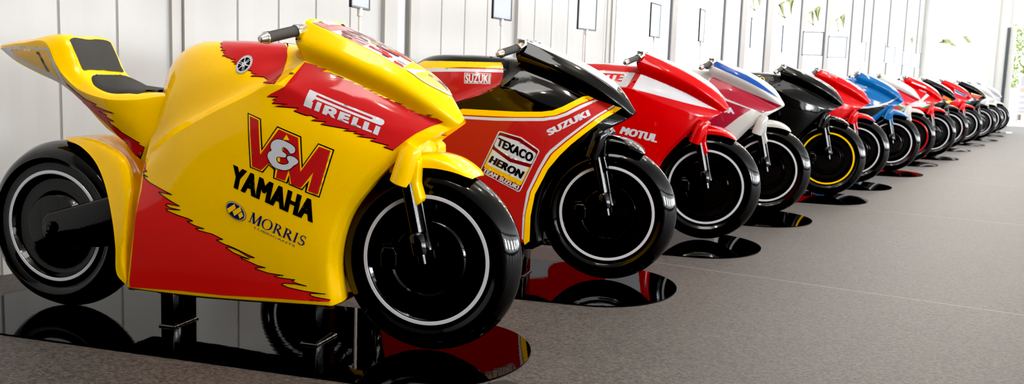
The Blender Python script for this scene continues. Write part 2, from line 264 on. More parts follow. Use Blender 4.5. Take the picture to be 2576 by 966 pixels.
# paint, lettering and badges: (motorcycle, part, name, laid on, laid from, label, both sides, layers)
LIVERY = [
 (0,'fairing','side_flash',('fairing',),'side','red side flash with black torn edges and white tyre-maker lettering',False,[('black',0,[[[(-0.0843,0.658),(-0.086,0.6522),(-0.1152,0.6621),(-0.097,0.6663),(-0.1539,0.6805),(-0.1326,0.6858),(-0.1944,0.6927),(-0.1657,0.6958),(-0.2033,0.7014),(-0.1889,0.7056),(-0.2342,0.7078),(-0.2123,0.7123),(-0.3028,0.7247),(-0.2814,0.7322),(-0.3342,0.7348),(-0.3093,0.7416),(-0.325,0.7464),(-0.3298,0.7501),(-0.3471,0.7494),(-0.3888,0.7619),(-0.3698,0.7708),(-0.4549,0.7734),(-0.4055,0.7808),(-0.4618,0.7816),(-0.4486,0.7933),(-0.4637,0.7921),(-0.4388,0.8019),(-0.4791,0.8015),(-0.4604,0.8131),(-0.2989,0.7727),(-0.1502,0.718)]],[[(-0.3463,0.9007),(-0.3088,0.8938),(-0.3238,0.8862),(-0.2926,0.8812),(-0.2514,0.869),(-0.2661,0.8706),(-0.2844,0.8739),(-0.3234,0.885),(-0.3136,0.8915)]],[[(-0.2191,0.8481),(-0.21,0.8493),(-0.1841,0.8442),(-0.1867,0.842)]],[[(-0.1914,0.8349),(-0.1717,0.8347),(-0.1631,0.8319),(-0.1816,0.8325)]],[[(-0.1072,0.8006),(-0.0956,0.8004),(-0.0739,0.7963),(-0.0894,0.7963)]],[[(-0.0078,0.7634),(0.0041,0.7658),(0.0215,0.7653),(0.0098,0.7629)]],[[(-0.2762,0.8709),(-0.2632,0.8707),(-0.2508,0.8669),(-0.2621,0.8671)]]]),('red',1,[[[(-0.3828,0.9124),(-0.338,0.9035),(-0.3458,0.8989),(-0.3088,0.8938),(-0.3243,0.8862),(-0.2931,0.8827),(-0.2953,0.8787),(-0.2701,0.8744),(-0.2794,0.8717),(-0.2481,0.8676),(-0.2587,0.8651),(-0.2174,0.8566),(-0.223,0.8522),(-0.1858,0.8435),(-0.195,0.8381),(-0.1591,0.8315),(-0.173,0.8298),(-0.1437,0.8217),(-0.1577,0.8213),(-0.1299,0.8152),(-0.1385,0.8123),(-0.1045,0.8089),(-0.1148,0.8052),(-0.0966,0.7991),(-0.1081,0.7979),(-0.0656,0.7967),(-0.0824,0.7938),(-0.0555,0.7839),(-0.0694,0.7834),(-0.0315,0.7741),(-0.0439,0.7727),(-0.0046,0.7632),(-0.0194,0.7613),(0.0168,0.7629),(0.0056,0.7584),(0.0316,0.7542),(0.0483,0.744),(0.0121,0.7285),(-0.0225,0.7082),(-0.0517,0.6847),(-0.0844,0.655),(-0.1135,0.6648),(-0.0953,0.669),(-0.1522,0.6832),(-0.131,0.6885),(-0.1927,0.6954),(-0.164,0.6986),(-0.2016,0.7042),(-0.1873,0.7083),(-0.2325,0.7106),(-0.2106,0.715),(-0.301,0.7274),(-0.2796,0.7349),(-0.3323,0.7376),(-0.3075,0.7444),(-0.3232,0.7491),(-0.328,0.7529),(-0.3453,0.7522),(-0.3869,0.7646),(-0.3679,0.7736),(-0.4529,0.7761),(-0.4036,0.7836),(-0.4598,0.7843),(-0.4466,0.7961),(-0.4617,0.7949),(-0.4369,0.8047),(-0.4771,0.8043),(-0.4637,0.813),(-0.4407,0.8245),(-0.4195,0.8358)]]]),('white',2,[[[(-0.3417,0.8299),(-0.1235,0.7495),(-0.1162,0.746),(-0.1127,0.7396),(-0.1144,0.7325),(-0.1203,0.7291),(-0.1265,0.7304),(-0.322,0.8021),(-0.3305,0.7721),(-0.3558,0.7809),(-0.3491,0.8024)],[(-0.3174,0.8146),(-0.1517,0.7531),(-0.1465,0.7503),(-0.1469,0.7473),(-0.151,0.7464),(-0.3196,0.8091)]],[[(-0.3128,0.7944),(-0.298,0.7893),(-0.306,0.7633),(-0.3214,0.7683)]],[[(-0.2886,0.7854),(-0.2627,0.7774),(-0.254,0.7728),(-0.2511,0.7668),(-0.2537,0.7597),(-0.2615,0.7564),(-0.256,0.7453),(-0.2669,0.7492),(-0.2752,0.7593),(-0.2794,0.7604),(-0.2826,0.7543),(-0.2966,0.7594)],[(-0.2746,0.7743),(-0.2689,0.7723),(-0.2664,0.7696),(-0.2692,0.767),(-0.2772,0.769)]],[[(-0.2417,0.768),(-0.2098,0.7575),(-0.2119,0.7513),(-0.2272,0.7567),(-0.2284,0.7535),(-0.2137,0.7488),(-0.2155,0.7412),(-0.2312,0.7459),(-0.232,0.7427),(-0.2148,0.7367),(-0.2164,0.731),(-0.2495,0.7428)]],[[(-0.2017,0.7535),(-0.1861,0.7485),(-0.1928,0.7294),(-0.1782,0.7234),(-0.1798,0.718),(-0.2091,0.7283)]],[[(-0.1687,0.7412),(-0.1536,0.7361),(-0.1597,0.7165),(-0.1464,0.7116),(-0.1481,0.7059),(-0.1761,0.7163)]],[[(-0.1353,0.7292),(-0.1218,0.7238),(-0.1301,0.6986),(-0.1445,0.7042)]]])]),
 (0,'fairing','team_lettering',('fairing',),'side','large red initials outlined in black with a white ampersand',False,[('black',0,[[[(-0.5449,0.7515),(-0.4973,0.7341),(-0.495,0.6437),(-0.442,0.7142),(-0.3622,0.6859),(-0.3613,0.5966),(-0.3086,0.6677),(-0.2579,0.6498),(-0.3119,0.4962),(-0.3588,0.5109),(-0.3539,0.5331),(-0.367,0.5167),(-0.4114,0.5321),(-0.4098,0.5456),(-0.4154,0.535),(-0.464,0.549),(-0.4595,0.5767),(-0.4759,0.5894),(-0.4983,0.5645),(-0.5432,0.5787)]]]),('yellow',1,[[[(-0.5409,0.747),(-0.5012,0.7316),(-0.4994,0.6329),(-0.4404,0.7096),(-0.3663,0.683),(-0.3655,0.5859),(-0.3076,0.6632),(-0.263,0.6473),(-0.314,0.5012),(-0.353,0.5132),(-0.3418,0.5502),(-0.3684,0.5213),(-0.4071,0.5348),(-0.408,0.5641),(-0.4185,0.5392),(-0.4587,0.5513),(-0.4525,0.5791),(-0.4761,0.5933),(-0.5003,0.5687),(-0.5387,0.5809)]]]),('red',2,[[[(-0.5361,0.7404),(-0.506,0.7299),(-0.5039,0.6218),(-0.4355,0.7045),(-0.3724,0.6812),(-0.3696,0.5752),(-0.3054,0.6572),(-0.27,0.6458),(-0.3161,0.5066),(-0.3476,0.5154),(-0.327,0.5763),(-0.3707,0.5243),(-0.4018,0.5331),(-0.4076,0.5797),(-0.4228,0.544),(-0.4532,0.5516),(-0.4453,0.5795),(-0.4764,0.5952),(-0.5035,0.5729),(-0.5342,0.5828)]]]),('yellow',3,[[[(-0.4101,0.6897),(-0.4012,0.6729),(-0.4227,0.673)]],[[(-0.4454,0.6184),(-0.4349,0.619),(-0.4357,0.6034),(-0.4441,0.603)]],[[(-0.427,0.6504),(-0.4221,0.6487),(-0.4235,0.6371),(-0.4276,0.6388)]]]),('black',4,[[[(-0.4619,0.6644),(-0.4586,0.6675),(-0.4546,0.6704),(-0.45,0.6727),(-0.4454,0.6744),(-0.4408,0.6753),(-0.436,0.6756),(-0.4309,0.6752),(-0.4255,0.6743),(-0.4194,0.6726),(-0.4128,0.6703),(-0.4063,0.6676),(-0.4005,0.665),(-0.3955,0.6625),(-0.3909,0.6599),(-0.387,0.6573),(-0.3839,0.6546),(-0.3818,0.6518),(-0.3805,0.6489),(-0.3799,0.6459),(-0.3799,0.6431),(-0.3806,0.6402),(-0.3819,0.6372),(-0.3838,0.6345),(-0.3861,0.6324),(-0.3891,0.6309),(-0.3928,0.6299),(-0.3965,0.6295),(-0.3997,0.63),(-0.4021,0.6318),(-0.4041,0.6346),(-0.406,0.6377),(-0.4082,0.6404),(-0.4109,0.6428),(-0.4138,0.6451),(-0.4166,0.647),(-0.419,0.6481),(-0.4209,0.6482),(-0.4225,0.6476),(-0.4238,0.6465),(-0.4245,0.6451),(-0.4247,0.6434),(-0.4244,0.6412),(-0.4237,0.639),(-0.4226,0.6371),(-0.4208,0.6357),(-0.4183,0.6345),(-0.4158,0.6333),(-0.4138,0.6319),(-0.4123,0.6301),(-0.4111,0.6281),(-0.4104,0.626),(-0.4104,0.624),(-0.4113,0.6219),(-0.4129,0.6196),(-0.415,0.6176),(-0.4175,0.6162),(-0.4205,0.6157),(-0.424,0.6158),(-0.4276,0.6162),(-0.431,0.6165),(-0.4342,0.6167),(-0.4373,0.6171),(-0.4401,0.6173),(-0.4423,0.6169),(-0.4439,0.6159),(-0.4449,0.6145),(-0.4454,0.6127),(-0.4454,0.6108),(-0.4448,0.6086),(-0.4438,0.6061),(-0.4421,0.6036),(-0.4399,0.6016),(-0.4369,0.5999),(-0.4332,0.5985),(-0.4292,0.5975),(-0.4253,0.597),(-0.4212,0.5973),(-0.4168,0.5982),(-0.4128,0.5994),(-0.4099,0.6005),(-0.4083,0.6015),(-0.4078,0.6025),(-0.4078,0.6036),(-0.408,0.6049),(-0.4086,0.6064),(-0.4097,0.6081),(-0.4109,0.61),(-0.4117,0.612),(-0.4122,0.6143),(-0.4127,0.6168),(-0.4127,0.6193),(-0.4119,0.6213),(-0.4101,0.623),(-0.4076,0.6244),(-0.4045,0.6254),(-0.4013,0.6259),(-0.3977,0.6258),(-0.3937,0.6251),(-0.3897,0.624),(-0.386,0.6226),(-0.3826,0.6208),(-0.3793,0.6185),(-0.3765,0.616),(-0.3743,0.6137),(-0.3728,0.6116),(-0.3719,0.6094),(-0.3716,0.6074),(-0.3719,0.6054),(-0.3729,0.6035),(-0.3745,0.6016),(-0.3765,0.5998),(-0.3787,0.5981),(-0.3811,0.5966),(-0.3837,0.5952),(-0.3865,0.5937),(-0.3893,0.592),(-0.3918,0.5898),(-0.3943,0.5872),(-0.397,0.5847),(-0.4002,0.5824),(-0.4041,0.5804),(-0.4084,0.5785),(-0.4131,0.5769),(-0.418,0.576),(-0.4232,0.5757),(-0.4286,0.576),(-0.4342,0.5768),(-0.4397,0.578),(-0.4453,0.5795),(-0.451,0.5814),(-0.4564,0.5838),(-0.4612,0.5868),(-0.4653,0.5906),(-0.4689,0.595),(-0.472,0.5997),(-0.4745,0.6042),(-0.4766,0.6084),(-0.4782,0.6126),(-0.4792,0.6167),(-0.4794,0.6205),(-0.4786,0.6242),(-0.4768,0.6278),(-0.4747,0.6311),(-0.4726,0.6337),(-0.4704,0.6353),(-0.4678,0.6362),(-0.4656,0.6369),(-0.4643,0.6383),(-0.4645,0.6404),(-0.4656,0.643),(-0.4669,0.6459),(-0.4673,0.649),(-0.4668,0.6526),(-0.4658,0.6567),(-0.4642,0.6608)]]]),('white',5,[[[(-0.4602,0.6633),(-0.4572,0.6662),(-0.4535,0.6688),(-0.4493,0.6711),(-0.445,0.6726),(-0.4407,0.6734),(-0.4361,0.6736),(-0.4313,0.6733),(-0.4261,0.6724),(-0.4201,0.6708),(-0.4136,0.6685),(-0.4072,0.6658),(-0.4015,0.6633),(-0.3966,0.6609),(-0.3922,0.6584),(-0.3884,0.6558),(-0.3855,0.6533),(-0.3835,0.6507),(-0.3824,0.6481),(-0.3819,0.6456),(-0.3819,0.6431),(-0.3825,0.6406),(-0.3836,0.6381),(-0.3852,0.6358),(-0.3872,0.634),(-0.3897,0.6327),(-0.3928,0.6317),(-0.396,0.6313),(-0.3988,0.6318),(-0.4009,0.6335),(-0.4027,0.6361),(-0.4044,0.6391),(-0.4066,0.6418),(-0.4094,0.6443),(-0.4127,0.6468),(-0.4159,0.649),(-0.4187,0.6501),(-0.4212,0.65),(-0.4234,0.6491),(-0.4253,0.6476),(-0.4264,0.6458),(-0.4267,0.6436),(-0.4264,0.6409),(-0.4256,0.6382),(-0.4244,0.6359),(-0.4225,0.6343),(-0.42,0.633),(-0.4175,0.6318),(-0.4155,0.6305),(-0.4141,0.629),(-0.4131,0.6273),(-0.4125,0.6257),(-0.4125,0.6241),(-0.4132,0.6224),(-0.4144,0.6206),(-0.4161,0.6191),(-0.4182,0.618),(-0.4208,0.6177),(-0.424,0.6179),(-0.4274,0.6182),(-0.4307,0.6185),(-0.434,0.6187),(-0.4375,0.6191),(-0.4407,0.6192),(-0.4433,0.6186),(-0.4452,0.6172),(-0.4466,0.6152),(-0.4474,0.6129),(-0.4475,0.6105),(-0.4469,0.6079),(-0.4456,0.605),(-0.4438,0.6023),(-0.4413,0.6),(-0.4381,0.5982),(-0.4341,0.5966),(-0.4298,0.5956),(-0.4256,0.5951),(-0.4211,0.5954),(-0.4163,0.5964),(-0.412,0.5978),(-0.4087,0.5991),(-0.4069,0.6004),(-0.406,0.6019),(-0.4058,0.6034),(-0.4059,0.6051),(-0.4065,0.6069),(-0.4076,0.6088),(-0.4088,0.6108),(-0.4097,0.6127),(-0.4103,0.6147),(-0.4107,0.6168),(-0.4107,0.6188),(-0.4101,0.6204),(-0.4087,0.6217),(-0.4066,0.6229),(-0.4041,0.6237),(-0.4013,0.624),(-0.398,0.6238),(-0.3943,0.6231),(-0.3905,0.6221),(-0.387,0.6208),(-0.3838,0.619),(-0.3807,0.6169),(-0.378,0.6146),(-0.376,0.6125),(-0.3747,0.6107),(-0.3739,0.609),(-0.3736,0.6073),(-0.3739,0.6057),(-0.3747,0.6041),(-0.3761,0.6026),(-0.3779,0.601),(-0.3799,0.5995),(-0.3822,0.5981),(-0.3848,0.5967),(-0.3876,0.5952),(-0.3904,0.5935),(-0.3929,0.5913),(-0.3954,0.5887),(-0.3981,0.5862),(-0.4012,0.584),(-0.4049,0.5821),(-0.409,0.5803),(-0.4135,0.5789),(-0.4181,0.578),(-0.423,0.5778),(-0.4283,0.578),(-0.4337,0.5788),(-0.439,0.5799),(-0.4444,0.5814),(-0.4499,0.5832),(-0.4551,0.5855),(-0.4597,0.5884),(-0.4636,0.5921),(-0.4671,0.5964),(-0.47,0.6009),(-0.4725,0.6052),(-0.4745,0.6092),(-0.4761,0.6131),(-0.4771,0.6169),(-0.4773,0.6205),(-0.4766,0.6239),(-0.4751,0.6271),(-0.4731,0.6301),(-0.4711,0.6325),(-0.4688,0.6341),(-0.4661,0.6351),(-0.4637,0.6361),(-0.4623,0.6377),(-0.4624,0.64),(-0.4635,0.6428),(-0.4648,0.6459),(-0.4652,0.6491),(-0.4647,0.6526),(-0.4638,0.6563),(-0.4624,0.66)]]])]),
 (0,'fairing','maker_lettering',('fairing',),'side','black condensed capital letters',False,[('black',0,[('text','YAMAHA',[(-0.6032,0.5849),(-0.3186,0.4816),(-0.338,0.4137),(-0.6236,0.516)],0.075,0)])]),
 (0,'fairing','lubricant_emblem',('fairing',),'side','navy oval emblem with yellow diamonds and navy serif lettering',False,[('navy',0,[[[(-0.5675,0.4288),(-0.5701,0.4359),(-0.5743,0.4429),(-0.5799,0.4494),(-0.5867,0.4551),(-0.5942,0.4597),(-0.6023,0.4631),(-0.6104,0.4649),(-0.6181,0.4653),(-0.625,0.464),(-0.6309,0.4612),(-0.6354,0.457),(-0.6382,0.4517),(-0.6392,0.4454),(-0.6384,0.4386),(-0.6358,0.4315),(-0.6316,0.4245),(-0.6259,0.4179),(-0.6191,0.4122),(-0.6114,0.4075),(-0.6034,0.4042),(-0.5953,0.4023),(-0.5876,0.402),(-0.5807,0.4033),(-0.5749,0.4062),(-0.5705,0.4104),(-0.5678,0.4157),(-0.5667,0.422)]]]),('yellow',1,[[[(-0.5689,0.429),(-0.5714,0.4358),(-0.5754,0.4425),(-0.5808,0.4487),(-0.5873,0.4542),(-0.5946,0.4587),(-0.6023,0.4619),(-0.6101,0.4637),(-0.6175,0.464),(-0.6242,0.4628),(-0.6298,0.4601),(-0.634,0.4561),(-0.6367,0.451),(-0.6377,0.4449),(-0.637,0.4384),(-0.6345,0.4315),(-0.6304,0.4248),(-0.625,0.4186),(-0.6184,0.413),(-0.6111,0.4086),(-0.6034,0.4054),(-0.5956,0.4036),(-0.5882,0.4033),(-0.5816,0.4046),(-0.576,0.4073),(-0.5718,0.4113),(-0.5692,0.4165),(-0.5682,0.4225)]]]),('navy',2,[[[(-0.5705,0.4292),(-0.5729,0.4357),(-0.5767,0.4421),(-0.5818,0.448),(-0.588,0.4533),(-0.595,0.4575),(-0.6023,0.4606),(-0.6097,0.4623),(-0.6168,0.4626),(-0.6231,0.4614),(-0.6285,0.4589),(-0.6326,0.455),(-0.6351,0.4501),(-0.6361,0.4444),(-0.6354,0.4381),(-0.633,0.4316),(-0.6291,0.4252),(-0.6239,0.4193),(-0.6177,0.414),(-0.6107,0.4097),(-0.6033,0.4067),(-0.5959,0.405),(-0.5889,0.4047),(-0.5826,0.4059),(-0.5773,0.4085),(-0.5733,0.4124),(-0.5707,0.4173),(-0.5698,0.423)]]]),('cream',3,[[[(-0.571,0.4293),(-0.5733,0.4357),(-0.5771,0.442),(-0.5822,0.4478),(-0.5883,0.4529),(-0.5951,0.4571),(-0.6023,0.4601),(-0.6096,0.4618),(-0.6165,0.4621),(-0.6228,0.461),(-0.6281,0.4584),(-0.6321,0.4547),(-0.6346,0.4499),(-0.6355,0.4442),(-0.6348,0.4381),(-0.6325,0.4317),(-0.6287,0.4254),(-0.6236,0.4195),(-0.6174,0.4143),(-0.6106,0.4101),(-0.6033,0.4071),(-0.596,0.4055),(-0.5891,0.4052),(-0.5829,0.4064),(-0.5777,0.4089),(-0.5737,0.4127),(-0.5712,0.4175),(-0.5703,0.4232)]]]),('navy',4,[[[(-0.5725,0.4295),(-0.5746,0.4356),(-0.5782,0.4416),(-0.5831,0.4472),(-0.5889,0.4521),(-0.5954,0.4561),(-0.6024,0.459),(-0.6093,0.4606),(-0.6159,0.4608),(-0.6219,0.4598),(-0.6269,0.4573),(-0.6308,0.4538),(-0.6332,0.4492),(-0.6341,0.4438),(-0.6334,0.4379),(-0.6312,0.4318),(-0.6275,0.4258),(-0.6226,0.4201),(-0.6168,0.4152),(-0.6102,0.4112),(-0.6033,0.4083),(-0.5963,0.4067),(-0.5897,0.4065),(-0.5838,0.4076),(-0.5788,0.41),(-0.575,0.4136),(-0.5726,0.4183),(-0.5718,0.4236)]]]),('yellow',5,[[[(-0.6327,0.4396),(-0.6047,0.4573),(-0.6004,0.4434),(-0.6277,0.4255)]],[[(-0.6136,0.4327),(-0.5848,0.4496),(-0.581,0.4353),(-0.6086,0.4178)]],[[(-0.5942,0.4236),(-0.5799,0.4328),(-0.576,0.4199),(-0.5897,0.4103)]]]),('navy',0,[('serif','MORRIS',[(-0.5471,0.4358),(-0.3564,0.3652),(-0.3701,0.3343),(-0.5623,0.403)]),('text','LUBRICANTS',[(-0.5392,0.3871),(-0.4014,0.3361),(-0.404,0.3294),(-0.5419,0.3808)],-0.002,0)])]),
 (0,'fairing','lower_flash',('fairing',),'side','red lower panel with black torn edge',False,[('redlow',0,[[[(-0.9784,0.5658),(-0.9652,0.5542),(-0.9657,0.5418),(-0.9537,0.5376),(-0.9726,0.5339),(-0.967,0.5257),(-0.9473,0.5196),(-0.9711,0.5234),(-0.9597,0.5131),(-0.9342,0.5007),(-0.9039,0.491),(-0.8426,0.4695),(-0.8978,0.4743),(-0.8825,0.4643),(-0.8502,0.4486),(-0.815,0.4336),(-0.8648,0.4375),(-0.8695,0.4316),(-0.8523,0.4251),(-0.814,0.4202),(-0.8706,0.4196),(-0.8641,0.4131),(-0.8251,0.4024),(-0.7854,0.3942),(-0.7677,0.3877),(-0.7899,0.3838),(-0.7646,0.3735),(-0.7274,0.3651),(-0.7599,0.3633),(-0.7492,0.3573),(-0.6993,0.35),(-0.6598,0.3349),(-0.6835,0.3309),(-0.6714,0.3244),(-0.6475,0.3159),(-0.6454,0.3168),(-0.6248,0.3103),(-0.59,0.2974),(-0.5496,0.2824),(-0.5677,0.2818),(-0.6047,0.3009),(-0.6281,0.308),(-0.6461,0.3098),(-0.6507,0.3072),(-0.6238,0.2922),(-0.5946,0.2831),(-0.5693,0.2758),(-0.6005,0.2794),(-0.5956,0.2751),(-0.5694,0.2668),(-0.5436,0.2574),(-0.5133,0.2515),(-0.5446,0.2494),(-0.5517,0.2453),(-0.5308,0.2397),(-0.5047,0.2342),(-0.4521,0.2309),(-0.4788,0.2282),(-0.4834,0.2246),(-0.4649,0.2218),(-0.4124,0.2195),(-0.4234,0.216),(-0.414,0.2101),(-0.3972,0.206),(-0.3741,0.2016),(-0.4088,0.2049),(-0.4436,0.2045),(-0.4569,0.2027),(-0.4618,0.1985),(-0.4393,0.1907),(-0.3822,0.1834),(-0.3115,0.1799),(-0.3481,0.179),(-0.3626,0.1768),(-0.3658,0.1731),(-0.3548,0.1677),(-0.3264,0.1648),(-0.2973,0.161),(-0.2994,0.156),(-0.3038,0.1536),(-0.3853,0.15),(-0.5343,0.1452),(-0.6896,0.1366),(-0.8454,0.1357),(-1.028,0.1273),(-1.0625,0.1256),(-1.0619,0.1327),(-1.0609,0.1463),(-1.0333,0.2454),(-1.0,0.3782),(-0.9738,0.4748),(-0.9702,0.528),(-0.9804,0.5613)]]]),('black',1,[[[(-0.9814,0.5667),(-0.9659,0.5538),(-0.965,0.5532),(-0.9749,0.5663)]],[[(-0.9658,0.5541),(-0.967,0.5405),(-0.9631,0.5417),(-0.9645,0.5548)]],[[(-0.9679,0.5411),(-0.9537,0.5361),(-0.9515,0.5383),(-0.9659,0.5433)]],[[(-0.953,0.5391),(-0.9745,0.5349),(-0.9731,0.5324),(-0.952,0.5366)]],[[(-0.975,0.5341),(-0.9684,0.5244),(-0.9647,0.5255),(-0.9712,0.5351)]],[[(-0.9689,0.5248),(-0.9472,0.5181),(-0.9454,0.5205),(-0.9673,0.5272)]],[[(-0.9456,0.5207),(-0.9718,0.5248),(-0.9728,0.5223),(-0.9468,0.5181)]],[[(-0.9735,0.5231),(-0.9606,0.5117),(-0.9574,0.5133),(-0.9703,0.5248)]],[[(-0.9617,0.5125),(-0.9345,0.4991),(-0.9322,0.5013),(-0.9594,0.5147)]],[[(-0.9361,0.4998),(-0.9038,0.4895),(-0.9021,0.492),(-0.9344,0.5022)]],[[(-0.9056,0.4901),(-0.8426,0.4679),(-0.8409,0.4704),(-0.904,0.4926)]],[[(-0.8412,0.4707),(-0.8985,0.4757),(-0.8992,0.4731),(-0.842,0.4681)]],[[(-0.8997,0.4737),(-0.883,0.4627),(-0.8806,0.4649),(-0.8974,0.4759)]],[[(-0.8843,0.4635),(-0.8504,0.447),(-0.8484,0.4494),(-0.8823,0.4658)]],[[(-0.8519,0.4477),(-0.8152,0.432),(-0.8134,0.4345),(-0.8501,0.4502)]],[[(-0.8137,0.4348),(-0.8653,0.4389),(-0.8662,0.4362),(-0.8145,0.4322)]],[[(-0.8655,0.4388),(-0.8714,0.4315),(-0.8688,0.4303),(-0.8629,0.4376)]],[[(-0.8712,0.4307),(-0.8523,0.4235),(-0.8506,0.426),(-0.8695,0.4332)]],[[(-0.8537,0.4238),(-0.8136,0.4188),(-0.8126,0.4215),(-0.8527,0.4265)]],[[(-0.8128,0.4216),(-0.8713,0.4209),(-0.8718,0.4182),(-0.8133,0.4189)]],[[(-0.8725,0.4191),(-0.8648,0.4116),(-0.8622,0.4135),(-0.8699,0.4211)]],[[(-0.8657,0.412),(-0.825,0.4008),(-0.8235,0.4034),(-0.8642,0.4146)]],[[(-0.8266,0.4012),(-0.7852,0.3927),(-0.7839,0.3953),(-0.8254,0.4039)]],[[(-0.787,0.3932),(-0.7677,0.3861),(-0.7661,0.3886),(-0.7854,0.3957)]],[[(-0.7668,0.3892),(-0.7909,0.385),(-0.7908,0.3823),(-0.7668,0.3865)]],[[(-0.7916,0.3829),(-0.7647,0.3719),(-0.763,0.3744),(-0.7898,0.3854)]],[[(-0.7661,0.3723),(-0.7272,0.3636),(-0.726,0.3662),(-0.7648,0.375)]],[[(-0.7263,0.3665),(-0.7607,0.3646),(-0.7611,0.3619),(-0.7267,0.3638)]],[[(-0.7617,0.3626),(-0.7495,0.3557),(-0.7475,0.358),(-0.7597,0.3649)]],[[(-0.7506,0.356),(-0.6989,0.3486),(-0.6979,0.3512),(-0.7495,0.3587)]],[[(-0.7008,0.349),(-0.6598,0.3333),(-0.6582,0.3359),(-0.6992,0.3516)]],[[(-0.6589,0.3364),(-0.6844,0.332),(-0.6844,0.3294),(-0.6589,0.3337)]],[[(-0.6851,0.33),(-0.6717,0.3228),(-0.6698,0.3252),(-0.6832,0.3324)]],[[(-0.673,0.3234),(-0.6475,0.3143),(-0.646,0.3169),(-0.6714,0.3259)]],[[(-0.648,0.3143),(-0.6441,0.316),(-0.6449,0.3184),(-0.6488,0.3167)]],[[(-0.6469,0.3158),(-0.6247,0.3087),(-0.6233,0.3113),(-0.6454,0.3184)]],[[(-0.6263,0.3093),(-0.59,0.2959),(-0.5884,0.2985),(-0.6248,0.3119)]],[[(-0.5915,0.2964),(-0.5496,0.2808),(-0.5481,0.2834),(-0.59,0.299)]],[[(-0.5485,0.2837),(-0.5683,0.2832),(-0.5688,0.2804),(-0.549,0.281)]],[[(-0.5661,0.2827),(-0.6045,0.3025),(-0.6063,0.3),(-0.5679,0.2802)]],[[(-0.6032,0.302),(-0.6281,0.3096),(-0.6296,0.307),(-0.6046,0.2993)]],[[(-0.6268,0.3093),(-0.6465,0.3113),(-0.6474,0.3085),(-0.6277,0.3066)]],[[(-0.6459,0.3114),(-0.6521,0.3078),(-0.6509,0.3056),(-0.6447,0.3092)]],[[(-0.6523,0.3063),(-0.624,0.2906),(-0.6222,0.293),(-0.6504,0.3088)]],[[(-0.6253,0.2911),(-0.5945,0.2815),(-0.5931,0.2841),(-0.6239,0.2938)]],[[(-0.5961,0.282),(-0.5692,0.2743),(-0.5678,0.2769),(-0.5947,0.2846)]],[[(-0.568,0.2771),(-0.6008,0.2809),(-0.6018,0.2782),(-0.5689,0.2743)]],[[(-0.6022,0.2788),(-0.5961,0.2735),(-0.5938,0.2757),(-0.5999,0.281)]],[[(-0.5971,0.274),(-0.5694,0.2652),(-0.5679,0.2679),(-0.5956,0.2767)]],[[(-0.571,0.2658),(-0.5436,0.2558),(-0.542,0.2584),(-0.5694,0.2684)]],[[(-0.545,0.2562),(-0.513,0.25),(-0.5119,0.2527),(-0.5438,0.2589)]],[[(-0.5122,0.2529),(-0.5452,0.2507),(-0.5457,0.2479),(-0.5126,0.2501)]],[[(-0.5443,0.251),(-0.5531,0.246),(-0.552,0.2437),(-0.5432,0.2487)]],[[(-0.5532,0.2442),(-0.5307,0.2381),(-0.5293,0.2408),(-0.5518,0.2469)]],[[(-0.5322,0.2385),(-0.5045,0.2327),(-0.5033,0.2354),(-0.531,0.2412)]],[[(-0.5059,0.2329),(-0.4517,0.2295),(-0.4509,0.2322),(-0.5051,0.2356)]],[[(-0.4511,0.2324),(-0.4795,0.2294),(-0.4798,0.2267),(-0.4514,0.2296)]],[[(-0.4788,0.2297),(-0.4849,0.225),(-0.4834,0.223),(-0.4773,0.2277)]],[[(-0.4847,0.2234),(-0.4646,0.2203),(-0.4636,0.2231),(-0.4837,0.2261)]],[[(-0.4661,0.2205),(-0.4119,0.2181),(-0.4113,0.2209),(-0.4654,0.2232)]],[[(-0.4118,0.2211),(-0.4245,0.2171),(-0.4241,0.2144),(-0.4114,0.2185)]],[[(-0.425,0.2152),(-0.4143,0.2085),(-0.4124,0.2109),(-0.4232,0.2176)]],[[(-0.4153,0.2089),(-0.397,0.2045),(-0.3958,0.2071),(-0.4142,0.2116)]],[[(-0.3985,0.2048),(-0.3739,0.2001),(-0.3729,0.2028),(-0.3975,0.2075)]],[[(-0.373,0.2029),(-0.4092,0.2064),(-0.41,0.2036),(-0.3737,0.2001)]],[[(-0.4077,0.2063),(-0.4441,0.2059),(-0.4447,0.2031),(-0.4082,0.2036)]],[[(-0.4426,0.206),(-0.4577,0.204),(-0.4579,0.2012),(-0.4428,0.2033)]],[[(-0.457,0.2043),(-0.4634,0.1989),(-0.4618,0.197),(-0.4554,0.2024)]],[[(-0.4633,0.1975),(-0.4393,0.1891),(-0.4379,0.1918),(-0.4619,0.2001)]],[[(-0.4406,0.1895),(-0.3818,0.1819),(-0.3809,0.1847),(-0.4397,0.1922)]],[[(-0.3833,0.1821),(-0.311,0.1785),(-0.3105,0.1812),(-0.3827,0.1848)]],[[(-0.3106,0.1813),(-0.3488,0.1803),(-0.3492,0.1776),(-0.3109,0.1786)]],[[(-0.3473,0.1805),(-0.3634,0.178),(-0.3635,0.1753),(-0.3473,0.1778)]],[[(-0.363,0.1782),(-0.3674,0.1732),(-0.3654,0.1716),(-0.361,0.1767)]],[[(-0.3673,0.1722),(-0.3549,0.1661),(-0.3533,0.1686),(-0.3657,0.1747)]],[[(-0.356,0.1664),(-0.3259,0.1633),(-0.3252,0.166),(-0.3552,0.1691)]],[[(-0.3275,0.1635),(-0.2969,0.1596),(-0.2964,0.1622),(-0.3268,0.1662)]]])]),
